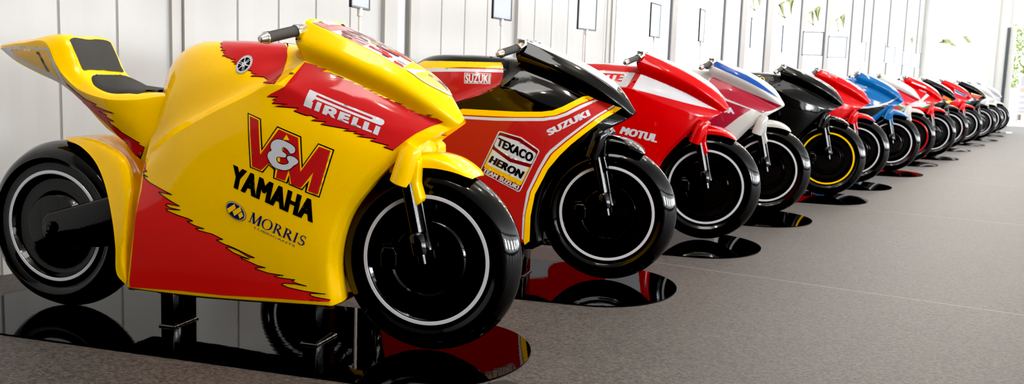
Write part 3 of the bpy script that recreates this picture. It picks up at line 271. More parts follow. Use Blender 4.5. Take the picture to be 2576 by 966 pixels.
 (0,'fuel_tank','tank_flash',('fuel_tank','fairing'),'cyl','red tank crown with black torn edge',True,[('black',0,[[[(-0.4563,0.032),(-0.5168,0.0398),(-0.5015,0.0431),(-0.4996,0.0487),(-0.52,0.0583),(-0.5418,0.0592),(-0.5679,0.0576),(-0.5553,0.0627),(-0.5455,0.0658),(-0.5666,0.0677),(-0.5616,0.0728),(-0.5744,0.0744),(-0.5987,0.0797),(-0.6242,0.0895),(-0.6321,0.0902),(-0.6246,0.0945),(-0.6429,0.0964),(-0.6306,0.0996),(-0.6282,0.1024),(-0.6472,0.1028),(-0.6457,0.1051),(-0.6671,0.1081),(-0.6587,0.1101),(-0.6823,0.112),(-0.6686,0.1179),(-0.6838,0.1214),(-0.6742,0.1274),(-0.6936,0.1272),(-0.6878,0.134),(-0.7028,0.1397),(-0.698,0.1468),(-0.7135,0.1552),(-0.7114,0.1647),(-0.63,0.2356),(-0.54,0.2356),(-0.4997,0.1775),(-0.4815,0.1606),(-0.4709,0.1346),(-0.4715,0.1058),(-0.4672,0.0654)]]]),('red',1,[[[(-0.4598,0.0346),(-0.5171,0.0419),(-0.502,0.0453),(-0.4997,0.0509),(-0.5199,0.0605),(-0.5415,0.0612),(-0.5675,0.0595),(-0.5549,0.0647),(-0.5452,0.0677),(-0.5663,0.0697),(-0.5612,0.0748),(-0.574,0.0764),(-0.5984,0.0817),(-0.6239,0.0914),(-0.6318,0.0921),(-0.6244,0.0964),(-0.6426,0.0983),(-0.6303,0.1014),(-0.6279,0.1042),(-0.6469,0.1046),(-0.6455,0.107),(-0.6669,0.11),(-0.6586,0.112),(-0.6821,0.1139),(-0.6685,0.1198),(-0.684,0.1234),(-0.6743,0.1294),(-0.6937,0.1292),(-0.6883,0.1363),(-0.7034,0.1421),(-0.6994,0.15),(-0.7155,0.1591),(-0.7169,0.1724),(-0.762,0.2356),(-0.54,0.2356),(-0.4926,0.1796),(-0.4739,0.1618),(-0.4625,0.1348),(-0.4633,0.1063),(-0.4557,0.0637)]]])]),
 (0,'fuel_tank','tank_badge',('fuel_tank',),'side','round black and white badge of crossed tuning forks',False,[('white',2,[[[(-0.5695,0.9081),(-0.5706,0.9141),(-0.5728,0.9193),(-0.5763,0.9236),(-0.5806,0.9266),(-0.5856,0.9283),(-0.5912,0.9285),(-0.5969,0.9273),(-0.6024,0.9247),(-0.6075,0.9208),(-0.6121,0.9158),(-0.616,0.91),(-0.6187,0.9037),(-0.6203,0.8972),(-0.6207,0.8908),(-0.6197,0.8849),(-0.6178,0.8796),(-0.6147,0.8754),(-0.6105,0.8724),(-0.6054,0.8708),(-0.5998,0.8706),(-0.5937,0.8718),(-0.5878,0.8744),(-0.5822,0.8783),(-0.5774,0.8832),(-0.5735,0.889),(-0.571,0.8953),(-0.5696,0.9018)]]]),('grey',3,[[[(-0.5707,0.9077),(-0.5717,0.9134),(-0.5739,0.9183),(-0.5771,0.9224),(-0.5813,0.9253),(-0.586,0.9269),(-0.5913,0.9271),(-0.5968,0.9259),(-0.602,0.9234),(-0.6068,0.9197),(-0.6112,0.915),(-0.6149,0.9095),(-0.6175,0.9035),(-0.619,0.8973),(-0.6194,0.8912),(-0.6184,0.8856),(-0.6166,0.8806),(-0.6136,0.8766),(-0.6096,0.8738),(-0.6048,0.8722),(-0.5994,0.872),(-0.5936,0.8732),(-0.5881,0.8757),(-0.5828,0.8794),(-0.5782,0.8841),(-0.5746,0.8895),(-0.5721,0.8955),(-0.5709,0.9016)],[(-0.5715,0.9074),(-0.5725,0.9129),(-0.5745,0.9177),(-0.5776,0.9216),(-0.5816,0.9244),(-0.5862,0.926),(-0.5914,0.9262),(-0.5967,0.9251),(-0.6017,0.9226),(-0.6064,0.9191),(-0.6107,0.9145),(-0.6142,0.9092),(-0.6168,0.9034),(-0.6182,0.8974),(-0.6186,0.8915),(-0.6177,0.886),(-0.6158,0.8812),(-0.613,0.8774),(-0.6091,0.8746),(-0.6044,0.8731),(-0.5991,0.8729),(-0.5936,0.874),(-0.5882,0.8764),(-0.5831,0.88),(-0.5787,0.8845),(-0.5752,0.8898),(-0.5728,0.8956),(-0.5716,0.9016)]]]),('black',3,[[[(-0.5756,0.906),(-0.5764,0.9104),(-0.5781,0.9144),(-0.5806,0.9175),(-0.5838,0.9198),(-0.5876,0.9211),(-0.5918,0.9212),(-0.596,0.9203),(-0.6002,0.9184),(-0.6041,0.9154),(-0.6076,0.9117),(-0.6105,0.9074),(-0.6126,0.9027),(-0.6138,0.8978),(-0.614,0.893),(-0.6133,0.8885),(-0.6117,0.8846),(-0.6093,0.8814),(-0.6061,0.8792),(-0.6023,0.878),(-0.5981,0.8778),(-0.5936,0.8787),(-0.5892,0.8807),(-0.5851,0.8836),(-0.5815,0.8873),(-0.5786,0.8916),(-0.5767,0.8963),(-0.5757,0.9012)]]]),('white',4,[[[(-0.5936,0.9012),(-0.5951,0.9201),(-0.5969,0.9195),(-0.5954,0.9006)]],[[(-0.5931,0.9056),(-0.5936,0.9126),(-0.5971,0.9114),(-0.5966,0.9044)]],[[(-0.594,0.9156),(-0.5945,0.9206),(-0.5975,0.9195),(-0.5971,0.9145)]],[[(-0.596,0.8991),(-0.611,0.8846),(-0.61,0.8832),(-0.595,0.8977)]],[[(-0.5997,0.8966),(-0.6052,0.8912),(-0.6032,0.8885),(-0.5977,0.8938)]],[[(-0.6075,0.8887),(-0.6115,0.8849),(-0.6099,0.8825),(-0.6058,0.8863)]],[[(-0.5937,0.8982),(-0.5781,0.8939),(-0.5774,0.8958),(-0.5929,0.9002)]],[[(-0.5906,0.8962),(-0.5849,0.8946),(-0.5833,0.8986),(-0.5891,0.9002)]],[[(-0.5822,0.8942),(-0.5781,0.8931),(-0.5769,0.8965),(-0.5809,0.8976)]],[[(-0.5927,0.9031),(-0.581,0.9151),(-0.582,0.9165),(-0.5937,0.9045)]],[[(-0.5901,0.8996),(-0.5785,0.9116),(-0.5795,0.9129),(-0.5911,0.901)]],[[(-0.5919,0.8986),(-0.5867,0.9039),(-0.5896,0.9079),(-0.5948,0.9025)]],[[(-0.5978,0.8987),(-0.611,0.9023),(-0.6118,0.9003),(-0.5986,0.8967)]],[[(-0.5958,0.9038),(-0.6089,0.9074),(-0.6097,0.9054),(-0.5966,0.9018)]],[[(-0.5945,0.9026),(-0.6002,0.9042),(-0.6025,0.8986),(-0.5967,0.897)]],[[(-0.5928,0.8966),(-0.5922,0.8811),(-0.5903,0.8817),(-0.591,0.8972)]],[[(-0.5974,0.8951),(-0.5969,0.8796),(-0.5951,0.8802),(-0.5956,0.8957)]],[[(-0.5969,0.8972),(-0.5965,0.8903),(-0.5913,0.892),(-0.5918,0.899)]]])]),
 (0,'tail_unit','number_panel',('tail_unit',),'side','amber racing number panel edged in white',False,[('white',0,[[[(-1.6631,0.9253),(-1.6161,0.932),(-1.5529,0.9345),(-1.3775,0.9336),(-1.3609,0.9307),(-1.3496,0.9204),(-1.3096,0.8506),(-1.2883,0.7939),(-1.2639,0.7702),(-1.3465,0.8132),(-1.4323,0.8471),(-1.5707,0.8884),(-1.6576,0.9137)]]]),('amber',1,[[[(-1.5953,0.9246),(-1.3786,0.9267),(-1.3581,0.9179),(-1.3247,0.825),(-1.4244,0.8613),(-1.5299,0.8915),(-1.5632,0.898)]]]),('charcoal',2,[[[(-1.4282,0.9167),(-1.4106,0.9193),(-1.3708,0.8521),(-1.3871,0.853),(-1.4151,0.9086),(-1.4263,0.9112)]]])]),
 (0,'tail_unit','tail_flash',('tail_unit',),'side','red flash with black torn edge',False,[('black',0,[[[(-1.3012,0.8193),(-1.2539,0.7875),(-1.2173,0.7651),(-1.163,0.7492),(-1.1812,0.7446),(-1.0909,0.7214),(-1.1685,0.729),(-1.1301,0.7148),(-1.1382,0.7097),(-1.1041,0.6939),(-1.1317,0.6947),(-1.125,0.6848),(-1.0859,0.6627),(-1.1042,0.6696),(-1.0833,0.6568),(-1.0145,0.6249),(-1.027,0.6232),(-1.0016,0.6115),(-1.03,0.5669),(-1.1375,0.6827),(-1.2712,0.7737)]]]),('red',1,[[[(-1.3056,0.8178),(-1.2583,0.7859),(-1.2211,0.7635),(-1.1659,0.7477),(-1.1843,0.7431),(-1.093,0.7199),(-1.1713,0.7275),(-1.1326,0.7133),(-1.1408,0.7082),(-1.1065,0.6924),(-1.1343,0.6932),(-1.1275,0.6833),(-1.0883,0.6612),(-1.1067,0.6681),(-1.0857,0.6552),(-1.0165,0.6234),(-1.0291,0.6217),(-1.0034,0.61),(-1.036,0.5681),(-1.0723,0.6081),(-1.1397,0.6779),(-1.1976,0.7214),(-1.2522,0.7575)]]])]),
 (0,'tail_unit','back_pad',('tail_unit',),'top','matte black foam back pad',False,[('pad',2,[[[(-1.2984,0.1045),(-1.2993,0.0984),(-1.3,0.0462),(-1.3051,-0.026),(-1.2952,-0.0796),(-1.2919,-0.0874),(-1.2443,-0.0963),(-1.2404,-0.0843),(-1.2525,-0.0015),(-1.2452,0.0964),(-1.2492,0.1013)]]])]),
 (0,'fairing','number_oval',('fairing',),'top','amber racing number oval edged in white',False,[('white',3,[[[(-0.0673,0.0804),(-0.0658,0.0743),(-0.0614,0.0651),(-0.0556,0.0546),(-0.0498,0.0444),(-0.0439,0.0346),(-0.0374,0.0243),(-0.0309,0.0142),(-0.0252,0.0047),(-0.0211,-0.0051),(-0.018,-0.0151),(-0.0145,-0.0233),(-0.0091,-0.0276),(-0.0006,-0.026),(0.0101,-0.0201),(0.0206,-0.0133),(0.0291,-0.009),(0.0347,-0.0083),(0.0386,-0.0094),(0.0416,-0.0111),(0.0443,-0.0124),(0.0469,-0.0137),(0.049,-0.0153),(0.0506,-0.0159),(0.0516,-0.0143),(0.0524,-0.0096),(0.053,-0.0027),(0.0523,0.0053),(0.0493,0.0133),(0.0431,0.0214),(0.0344,0.0302),(0.0248,0.0388),(0.0157,0.0465),(0.0073,0.0534),(-0.0012,0.0597),(-0.0096,0.0652),(-0.0175,0.0696),(-0.0251,0.0725),(-0.0323,0.0741),(-0.0392,0.0752),(-0.0457,0.0763),(-0.0525,0.0784),(-0.0594,0.081),(-0.0648,0.0823)]]]),('amber',4,[[[(-0.0419,0.0627),(-0.0415,0.0568),(-0.0385,0.0487),(-0.0345,0.039),(-0.0311,0.0284),(-0.0289,0.0156),(-0.027,0.0008),(-0.0248,-0.0132),(-0.0216,-0.0235),(-0.0175,-0.0292),(-0.0126,-0.0319),(-0.007,-0.0323),(-0.0006,-0.031),(0.0075,-0.0269),(0.0169,-0.0201),(0.026,-0.0131),(0.0332,-0.0086),(0.038,-0.0083),(0.0413,-0.0105),(0.0434,-0.0126),(0.0447,-0.012),(0.0456,-0.0079),(0.0458,-0.0017),(0.0447,0.0057),(0.0414,0.0134),(0.0351,0.0217),(0.0264,0.0311),(0.0169,0.0401),(0.0083,0.0477),(0.0009,0.0537),(-0.0063,0.0586),(-0.0131,0.0625),(-0.0195,0.065),(-0.0263,0.0666),(-0.0331,0.0671),(-0.0388,0.066)]]]),('charcoal',5,[[[(-0.0169,0.0267),(-0.0165,0.0182),(0.0421,-0.0134),(0.0433,0.0062)]]])]),
 (1,'fairing','side_panel',('fairing',),'side','red side panel edged with yellow and white stripes,white lettering',False,[('red2',0,[[[(-0.99,0.655),(-0.85,0.665),(-0.6251,0.7397),(-0.4752,0.7385),(-0.3825,0.7375),(-0.2774,0.7416),(-0.2314,0.7486),(-0.1923,0.7656),(-0.1456,0.7933),(-0.1149,0.8125),(-0.0694,0.8063),(-0.0511,0.799),(0.0475,0.7681),(-0.0246,0.7157),(-0.0912,0.6584),(-0.1503,0.6059),(-0.1956,0.5581),(-0.2454,0.4939),(-0.3,0.3819),(-0.3186,0.2801),(-0.3227,0.1668),(-0.3451,0.1474),(-0.35,0.16),(-0.7,0.145),(-1.05,0.135),(-1.03,0.4)]]]),('yellow',1,[[[(-0.99,0.655),(-0.85,0.665),(-0.6251,0.7397),(-0.4752,0.7385),(-0.3825,0.7375),(-0.2774,0.7416),(-0.2314,0.7486),(-0.1923,0.7656),(-0.1456,0.7933),(-0.1149,0.8125),(-0.0931,0.816),(-0.0694,0.8063),(-0.0694,0.8063),(-0.1287,0.7766),(-0.1804,0.7451),(-0.2202,0.728),(-0.2738,0.7197),(-0.3818,0.7153),(-0.4746,0.7137),(-0.6243,0.714),(-0.85,0.632),(-0.99,0.625)]],[[(0.0237,0.7753),(-0.0441,0.7257),(-0.1105,0.6684),(-0.1697,0.617),(-0.2213,0.5685),(-0.2315,0.5568),(-0.2698,0.493),(-0.3172,0.3912),(-0.3403,0.289),(-0.3491,0.1648),(-0.3451,0.1474),(-0.3227,0.1668),(-0.3186,0.2801),(-0.3,0.3819),(-0.2454,0.4939),(-0.1956,0.5581),(-0.1503,0.6059),(-0.0912,0.6584),(-0.0246,0.7157),(0.0475,0.7681)]]]),('white',1,[[[(-0.99,0.617),(-0.85,0.624),(-0.6241,0.7083),(-0.4744,0.708),(-0.3817,0.7111),(-0.271,0.7156),(-0.2175,0.7244),(-0.1752,0.7416),(-0.1257,0.7715),(-0.0644,0.8012),(-0.0511,0.798),(-0.1171,0.7602),(-0.1696,0.7297),(-0.2118,0.7125),(-0.2679,0.7025),(-0.3813,0.6978),(-0.4742,0.6949),(-0.6238,0.6962),(-0.85,0.605),(-0.99,0.6)]],[[(0.0119,0.7802),(-0.0555,0.7333),(-0.122,0.6786),(-0.1811,0.6289),(-0.2369,0.5786),(-0.2548,0.5559),(-0.2888,0.4922),(-0.3346,0.3904),(-0.3522,0.2883),(-0.3581,0.1766),(-0.3511,0.1699),(-0.3433,0.2889),(-0.322,0.391),(-0.2755,0.4927),(-0.2393,0.5565),(-0.2265,0.571),(-0.1734,0.6212),(-0.1142,0.6725),(-0.0477,0.7282),(0.0207,0.7773)]]]),('white',2,[('text','SUZUKI',[(-0.2559,0.6633),(-0.0882,0.7569),(-0.0751,0.7327),(-0.2419,0.6389)],0.085,0.0)])]),
 (1,'fairing','fuel_emblem',('fairing',),'side','white-edged fuel company emblem with black lettering on white',False,[('white',2,[[[(-0.4607,0.6485),(-0.4525,0.6512),(-0.3611,0.6298),(-0.2856,0.5795),(-0.2811,0.5707),(-0.3596,0.3987),(-0.3667,0.3894),(-0.3759,0.3889),(-0.5381,0.4659),(-0.5428,0.4748)]]]),('maroon',3,[[[(-0.4564,0.6436),(-0.4508,0.6458),(-0.3643,0.6248),(-0.2903,0.5761),(-0.2864,0.5698),(-0.3639,0.4018),(-0.3687,0.3949),(-0.3742,0.3936),(-0.5354,0.4693),(-0.538,0.4751)]]]),('white',4,[[[(-0.4606,0.6299),(-0.4507,0.632),(-0.3706,0.6101),(-0.2997,0.565),(-0.2958,0.5571),(-0.312,0.5191),(-0.3168,0.5146),(-0.4041,0.534),(-0.4752,0.5806),(-0.4786,0.5902)]]]),('gold',4,[[[(-0.4878,0.5719),(-0.4106,0.519),(-0.3214,0.4985),(-0.3581,0.4219),(-0.3646,0.4173),(-0.5202,0.4867),(-0.5252,0.4946)]]]),('white',5,[[[(-0.4834,0.5688),(-0.4106,0.519),(-0.3279,0.4998),(-0.3526,0.4419),(-0.3581,0.4374),(-0.5084,0.5022),(-0.5124,0.5101)]]]),('black',6,[('text','TEXACO',[(-0.4589,0.6248),(-0.3022,0.5594),(-0.3159,0.5212),(-0.4706,0.59)],0.075,0),('text','HERON',[(-0.4883,0.5429),(-0.3419,0.4785),(-0.3598,0.4471),(-0.505,0.5138)],0.08,0)]),('white',4,[('text','TEAM SUZUKI',[(-0.5235,0.4865),(-0.3655,0.4149),(-0.3739,0.3973),(-0.5327,0.4701)],0.07,0)])]),
 (1,'fuel_tank','tank_panel',('fuel_tank','fairing'),'side','red tank panel with yellow and white stripes and boxed lettering',False,[('red2',0,[[[(-0.9426,0.9061),(-0.861,0.9414),(-0.6575,0.9434),(-0.488,0.9446),(-0.4792,0.9359),(-0.4719,0.9127),(-0.4641,0.8735),(-0.4686,0.8486),(-0.4932,0.8231),(-0.5516,0.7997),(-0.6429,0.7726),(-0.7523,0.7405),(-0.8351,0.7256)]]]),('yellow',1,[[[(-0.9407,0.9088),(-0.861,0.9414),(-0.6575,0.9434),(-0.488,0.9446),(-0.4776,0.9323),(-0.4741,0.9198),(-0.6517,0.9192),(-0.9499,0.8975)]]]),('white',1,[[[(-0.9522,0.8947),(-0.8038,0.9117),(-0.6505,0.9131),(-0.4721,0.9134),(-0.4702,0.9013),(-0.6481,0.8995),(-0.9565,0.8878)]]]),('white',2,[[[(-0.6391,0.8951),(-0.5221,0.8955),(-0.515,0.8493),(-0.6354,0.8489)],[(-0.6356,0.8923),(-0.5244,0.8926),(-0.5182,0.8521),(-0.6326,0.8519)]],('text','SUZUKI',[(-0.6331,0.8906),(-0.5258,0.8907),(-0.5204,0.8534),(-0.6304,0.8527)],0.05,0)])]),
 (2,'fairing','side_panel',('fairing',),'side','red side panel with white wedge and white lettering',False,[('white',0,[[[(-0.3802,0.9184),(-0.3592,0.9132),(-0.228,0.865),(-0.1227,0.8206),(-0.0351,0.7754),(0.0468,0.7333),(-0.1174,0.7683),(-0.2895,0.8091),(-0.4149,0.8384)]],[[(-1.0,0.165),(-0.34,0.18),(-0.31,0.34),(-0.45,0.27),(-0.75,0.25),(-1.02,0.3)]]]),('white',1,[('text','MOTUL',[(-0.4578,0.6284),(-0.2577,0.5898),(-0.2692,0.5458),(-0.4761,0.5887)],0.09,0)]),('red3',1,[[[(-0.72,0.17),(-0.6964,0.1742),(-0.6713,0.1813),(-0.6455,0.1902),(-0.62,0.2),(-0.5913,0.2111),(-0.56,0.2237),(-0.5337,0.237),(-0.52,0.25),(-0.5219,0.2632),(-0.535,0.2769),(-0.5556,0.2896),(-0.58,0.3),(-0.6098,0.3083),(-0.6463,0.315),(-0.6845,0.3192),(-0.72,0.32),(-0.7538,0.317),(-0.7875,0.3106),(-0.8175,0.3015),(-0.84,0.29),(-0.8539,0.2746),(-0.8613,0.2556),(-0.863,0.2363),(-0.86,0.22),(-0.8511,0.2072),(-0.8362,0.1962),(-0.8183,0.1872),(-0.8,0.18),(-0.7819,0.1745),(-0.7625,0.1706),(-0.7419,0.169)]]])]),
 (2,'fuel_tank','tank_panel',('fuel_tank','fairing'),'side','white tank panel with red italic lettering',False,[('white',0,[[[(-0.8236,0.93),(-0.6202,0.932),(-0.4125,0.9251),(-0.4446,0.8444),(-0.5132,0.8464),(-0.8117,0.8546)]]]),('red3',1,[('text','LOCTITE',[(-0.8013,0.9227),(-0.4709,0.9156),(-0.4846,0.8734),(-0.8147,0.8786)],0.07,0.0)])]),
 (2,'fuel_tank','crown_patch',('fuel_tank',),'top','white oval patch',False,[('white',0,[[[(-0.8,0.08),(-0.7623,0.0875),(-0.7119,0.0897),(-0.6605,0.0883),(-0.62,0.085),(-0.5931,0.0806),(-0.5738,0.0741),(-0.56,0.0643),(-0.55,0.05),(-0.5434,0.028),(-0.5413,0.0),(-0.5434,-0.028),(-0.55,-0.05),(-0.56,-0.0643),(-0.5738,-0.0741),(-0.5931,-0.0806),(-0.62,-0.085),(-0.6605,-0.0883),(-0.7119,-0.0897),(-0.7623,-0.0875),(-0.8,-0.08),(-0.8217,-0.0653),(-0.8338,-0.0447),(-0.8389,-0.0218),(-0.84,0.0),(-0.8389,0.0218),(-0.8337,0.0447),(-0.8217,0.0653)]]])]),
 (3,'fairing','side_panel',('fairing',),'side','white cowl with blue stripe over dark red side panels',False,[('wine',0,[[[(-0.3802,0.916),(-0.3639,0.9165),(-0.2387,0.8665),(-0.0561,0.7964),(0.0819,0.7446),(0.0255,0.714),(-0.0413,0.6938),(-0.2755,0.7806),(-0.3967,0.8904)]],[[(-0.5823,0.7872),(-0.2777,0.7655),(-0.1133,0.7144),(-0.1857,0.6628),(-0.2674,0.5904),(-0.3877,0.4952),(-0.5479,0.4196),(-0.6835,0.4799)]]]),('blue',0,[[[(-0.3674,1.0291),(-0.2582,0.9802),(-0.1539,0.9382),(-0.0751,0.8953),(-0.002,0.8423),(0.0581,0.795),(-0.0399,0.8444),(-0.1506,0.8991),(-0.255,0.9443),(-0.3725,0.9908)]]]),('white',1,[('text','HONDA',[(-0.4496,0.7476),(-0.2241,0.7204),(-0.2146,0.6802),(-0.4408,0.7085)],0.09,0)])]),
 (4,'fuel_tank','tank_ring',('fuel_tank',),'side','yellow ring badge',False,[('yellow',0,[[[(-0.5215,0.9151),(-0.5224,0.9203),(-0.5244,0.9252),(-0.5272,0.9296),(-0.5309,0.9333),(-0.5352,0.936),(-0.5398,0.9375),(-0.5447,0.938),(-0.5494,0.9372),(-0.5538,0.9353),(-0.5576,0.9323),(-0.5607,0.9285),(-0.5629,0.9239),(-0.5641,0.9188),(-0.5642,0.9135),(-0.5633,0.9083),(-0.5613,0.9034),(-0.5584,0.899),(-0.5548,0.8953),(-0.5505,0.8927),(-0.5459,0.8911),(-0.5411,0.8907),(-0.5363,0.8914),(-0.532,0.8933),(-0.5281,0.8963),(-0.525,0.9002),(-0.5228,0.9047),(-0.5216,0.9098)],[(-0.5268,0.9149),(-0.5275,0.9191),(-0.529,0.923),(-0.5312,0.9265),(-0.534,0.9295),(-0.5372,0.9316),(-0.5407,0.9329),(-0.5443,0.9332),(-0.5478,0.9326),(-0.5511,0.9311),(-0.554,0.9287),(-0.5563,0.9257),(-0.5579,0.922),(-0.5588,0.918),(-0.5589,0.9137),(-0.5582,0.9095),(-0.5567,0.9056),(-0.5545,0.9021),(-0.5517,0.8992),(-0.5485,0.897),(-0.545,0.8957),(-0.5414,0.8954),(-0.5379,0.896),(-0.5346,0.8975),(-0.5317,0.8999),(-0.5294,0.903),(-0.5278,0.9066),(-0.5269,0.9106)]]])]),
 (5,'fairing','cowl_script',('fairing',),'side','small white script on the cowl',False,[('white',0,[('text','Joey Dunlop',[(-0.3369,1.0168),(-0.2,0.974),(-0.2096,0.948),(-0.3423,0.9926)],0.0,0)])]),
 (6,'fairing','side_panel',('fairing',),'side','black lower panel under a white line',False,[('black',0,[[[(0.0406,0.7879),(-0.0256,0.7259),(-0.1199,0.65),(-0.1988,0.5849),(-0.2931,0.5409),(-0.4261,0.4613),(-0.5716,0.5286),(-0.5808,0.6462),(-0.3934,0.6542),(-0.2689,0.6651),(-0.1515,0.6891),(-0.0545,0.725)]]]),('white',1,[[[(-0.5831,0.6756),(-0.4086,0.6697),(-0.2701,0.6797),(-0.1523,0.7),(-0.0551,0.7359),(0.0406,0.7879),(-0.0331,0.7293),(-0.144,0.6842),(-0.2684,0.6593),(-0.4069,0.65),(-0.5808,0.6462)]]])]),
 (7,'fairing','side_panel',('fairing',),'side','dark red side panel above white,green lower stripe',False,[('crimson',0,[[[(-0.1658,0.8616),(-0.083,0.8234),(0.0952,0.7508),(0.0062,0.7111),(-0.0643,0.6718),(-0.2036,0.7042),(-0.396,0.7463),(-0.3558,0.8876)]]]),('green',0,[[[(-0.2968,0.6842),(-0.203,0.696),(-0.0868,0.6504),(-0.1238,0.6161),(-0.2767,0.6354)]]]),('crimson',1,[[[(-0.2417,0.6847),(-0.127,0.6491),(-0.1245,0.6227),(-0.2378,0.641)]]])]),
 (8,'fairing','side_panel',('fairing',),'side','red side panel with white chevron and bars',False,[('white',0,[[[(-0.3073,0.963),(-0.1289,0.9018),(-0.132,0.8822),(-0.3103,0.9486)]],[[(-0.1102,0.8175),(-0.0746,0.7932),(-0.1643,0.7185),(-0.1748,0.7478)]],[[(-0.2843,0.6887),(-0.1138,0.7076),(-0.1113,0.678),(0.006,0.6844),(-0.1078,0.6398),(-0.3045,0.6454)]],[[(-0.2139,0.8732),(-0.1177,0.8385),(-0.1188,0.8214),(-0.2035,0.8566)]]]),('green',1,[[[(-0.0528,0.6798),(0.0046,0.7028),(0.0011,0.6811),(-0.0818,0.6363),(-0.1887,0.6242)]]])]),
 (9,'fairing','side_panel',('fairing',),'side','black side panel with orange flash and yellow badge',False,[('orange',0,[[[(-0.0998,0.785),(0.0189,0.7358),(-0.0203,0.7154),(-0.1137,0.7462)]]]),('yellow',0,[[[(-0.0565,0.6853),(-0.0535,0.6923),(-0.0443,0.7013),(-0.0322,0.7098),(-0.0203,0.7154),(-0.0077,0.7172),(0.0068,0.7166),(0.0201,0.7146),(0.0291,0.7121),(0.0329,0.7093),(0.033,0.7057),(0.0305,0.7015),(0.0262,0.6968),(0.0196,0.6906),(0.0104,0.6832),(-0.0001,0.6767),(-0.0108,0.6731),(-0.0235,0.6732),(-0.0382,0.6758),(-0.0506,0.6801)]]]),('white',0,[[[(-0.0642,0.6657),(0.0209,0.6937),(0.0093,0.6858),(-0.0712,0.6441)]]])]),
 (10,'fairing','side_panel',('fairing',),'side','red side panel with blue and white wedge',False,[('white',0,[[[(-0.2023,0.8905),(0.0208,0.7806),(-0.0052,0.7601),(-0.1791,0.8216)]]]),('blue2',1,[[[(-0.1839,0.8697),(-0.0052,0.785),(-0.0167,0.7683),(-0.1625,0.8275)]]])]),
 (11,'fairing','side_panel',('fairing',),'side','black side panel with red and cream wedge',False,[('cream',0,[[[(-0.1815,0.8234),(0.0267,0.778),(0.0181,0.7658),(-0.176,0.8061)]]]),('redo',0,[[[(-0.176,0.8061),(0.0181,0.7658),(-0.0616,0.7163),(-0.1809,0.7708)]]]),('teal',0,[[[(-0.3203,0.6835),(-0.1732,0.6713),(-0.1822,0.6475),(-0.3289,0.6596)]]]),('white',1,[[[(-0.2904,0.72),(-0.1446,0.737),(-0.1683,0.6797),(-0.3095,0.6863)]]])]),
]
C = bpy.context.scene.collection
rnd = random.Random(7)

# ---------------------------------------------------------------- materials
def new_mat(name):
    m = bpy.data.materials.new(name); m.use_nodes = True
    nt = m.node_tree
    return m, nt, nt.nodes['Principled BSDF']

def lin(r, g, b):
    f = lambda v: (v / 255 / 12.92) if v <= 10.3 else ((v / 255 + .055) / 1.055) ** 2.4
    return (f(r), f(g), f(b), 1)

def paint(name, rgb, rough=.09, coat=.0, ior=1.45, speck=.0):
    m, nt, b = new_mat(name)
    b.inputs['Base Color'].default_value = lin(*rgb)
    b.inputs['Roughness'].default_value = rough
    b.inputs['IOR'].default_value = ior
    b.inputs['Coat Weight'].default_value = coat
    b.inputs['Coat Roughness'].default_value = .03
    # faint orange-peel in the lacquer
    n = nt.nodes.new('ShaderNodeTexNoise'); n.inputs['Scale'].default_value = 35
    bp = nt.nodes.new('ShaderNodeBump'); bp.inputs['Strength'].default_value = .012; bp.inputs['Distance'].default_value = .01
    nt.links.new(n.outputs['Fac'], bp.inputs['Height'])
    nt.links.new(bp.outputs['Normal'], b.inputs['Normal'])
    return m

M = {
    'yellow': paint('yellow_gloss', (255, 200, 0)),
    'red': paint('red_gloss', (186, 30, 32)),
    'redlow': paint('signal_red_gloss', (222, 40, 38)),  # the flash red again, lightened to make up for weak light low down
    'red2': paint('brick_red_gloss', (174, 34, 32)),
    'red3': paint('bright_red_gloss', (196, 4, 10)),
    'crimson': paint('crimson_gloss', (196, 30, 48)),
    'redo': paint('orange_red_gloss', (215, 70, 55)),
    'wine': paint('wine_red_gloss', (152, 26, 48)),
    'maroon': paint('maroon_gloss', (110, 22, 20)),
    'black': paint('black_gloss', (7, 7, 8), rough=.07),
    'white': paint('white_gloss', (202, 202, 208)),
    'cream': paint('cream_gloss', (232, 212, 160)),
    'gold': paint('gold_yellow_gloss', (232, 178, 0)),
    'amber': paint('amber_gloss', (238, 184, 66)),
    'navy': paint('navy_gloss', (22, 30, 100)),
    'blue': paint('blue_gloss', (14, 68, 150)),
    'blue2': paint('sky_blue_gloss', (40, 125, 215)),
    'azure': paint('azure_gloss', (4, 88, 152)),
    'green': paint('green_gloss', (20, 125, 70)),
    'teal': paint('teal_gloss', (20, 160, 160)),
    'orange': paint('orange_gloss', (235, 95, 25)),
    'silver': paint('silver_gloss', (168, 170, 175), rough=.25),
    'pearl': paint('pearl_white_gloss', (188, 186, 183)),
    'grey': paint('grey_gloss', (110, 110, 112)),
    'charcoal': paint('charcoal_gloss', (48, 46, 44)),
    'pink': paint('dusty_pink_gloss', (196, 120, 118)),
    'tyre': paint('tyre_gloss', (5, 5, 6), rough=.07),
    'plate': paint('plate_gloss', (4, 4, 5), rough=.03, ior=1.33),
}
def foam():
    m, nt, b = new_mat('black_foam')
    b.inputs['Base Color'].default_value = lin(38, 37, 38); b.inputs['Roughness'].default_value = .62
    n = nt.nodes.new('ShaderNodeTexNoise'); n.inputs['Scale'].default_value = 900
    bp = nt.nodes.new('ShaderNodeBump'); bp.inputs['Strength'].default_value = .35; bp.inputs['Distance'].default_value = .002
    nt.links.new(n.outputs['Fac'], bp.inputs['Height']); nt.links.new(bp.outputs['Normal'], b.inputs['Normal'])
    return m
M['pad'] = foam()
def metal(name, rgb, rough):
    m, nt, b = new_mat(name)
    b.inputs['Base Color'].default_value = lin(*rgb); b.inputs['Metallic'].default_value = 1; b.inputs['Roughness'].default_value = rough
    return m
M['chrome'] = metal('polished_alloy', (215, 213, 208), .16)
M['weld'] = metal('weld_metal', (120, 118, 114), .35)
M['alloy'] = metal('window_alloy', (190, 192, 196), .4)
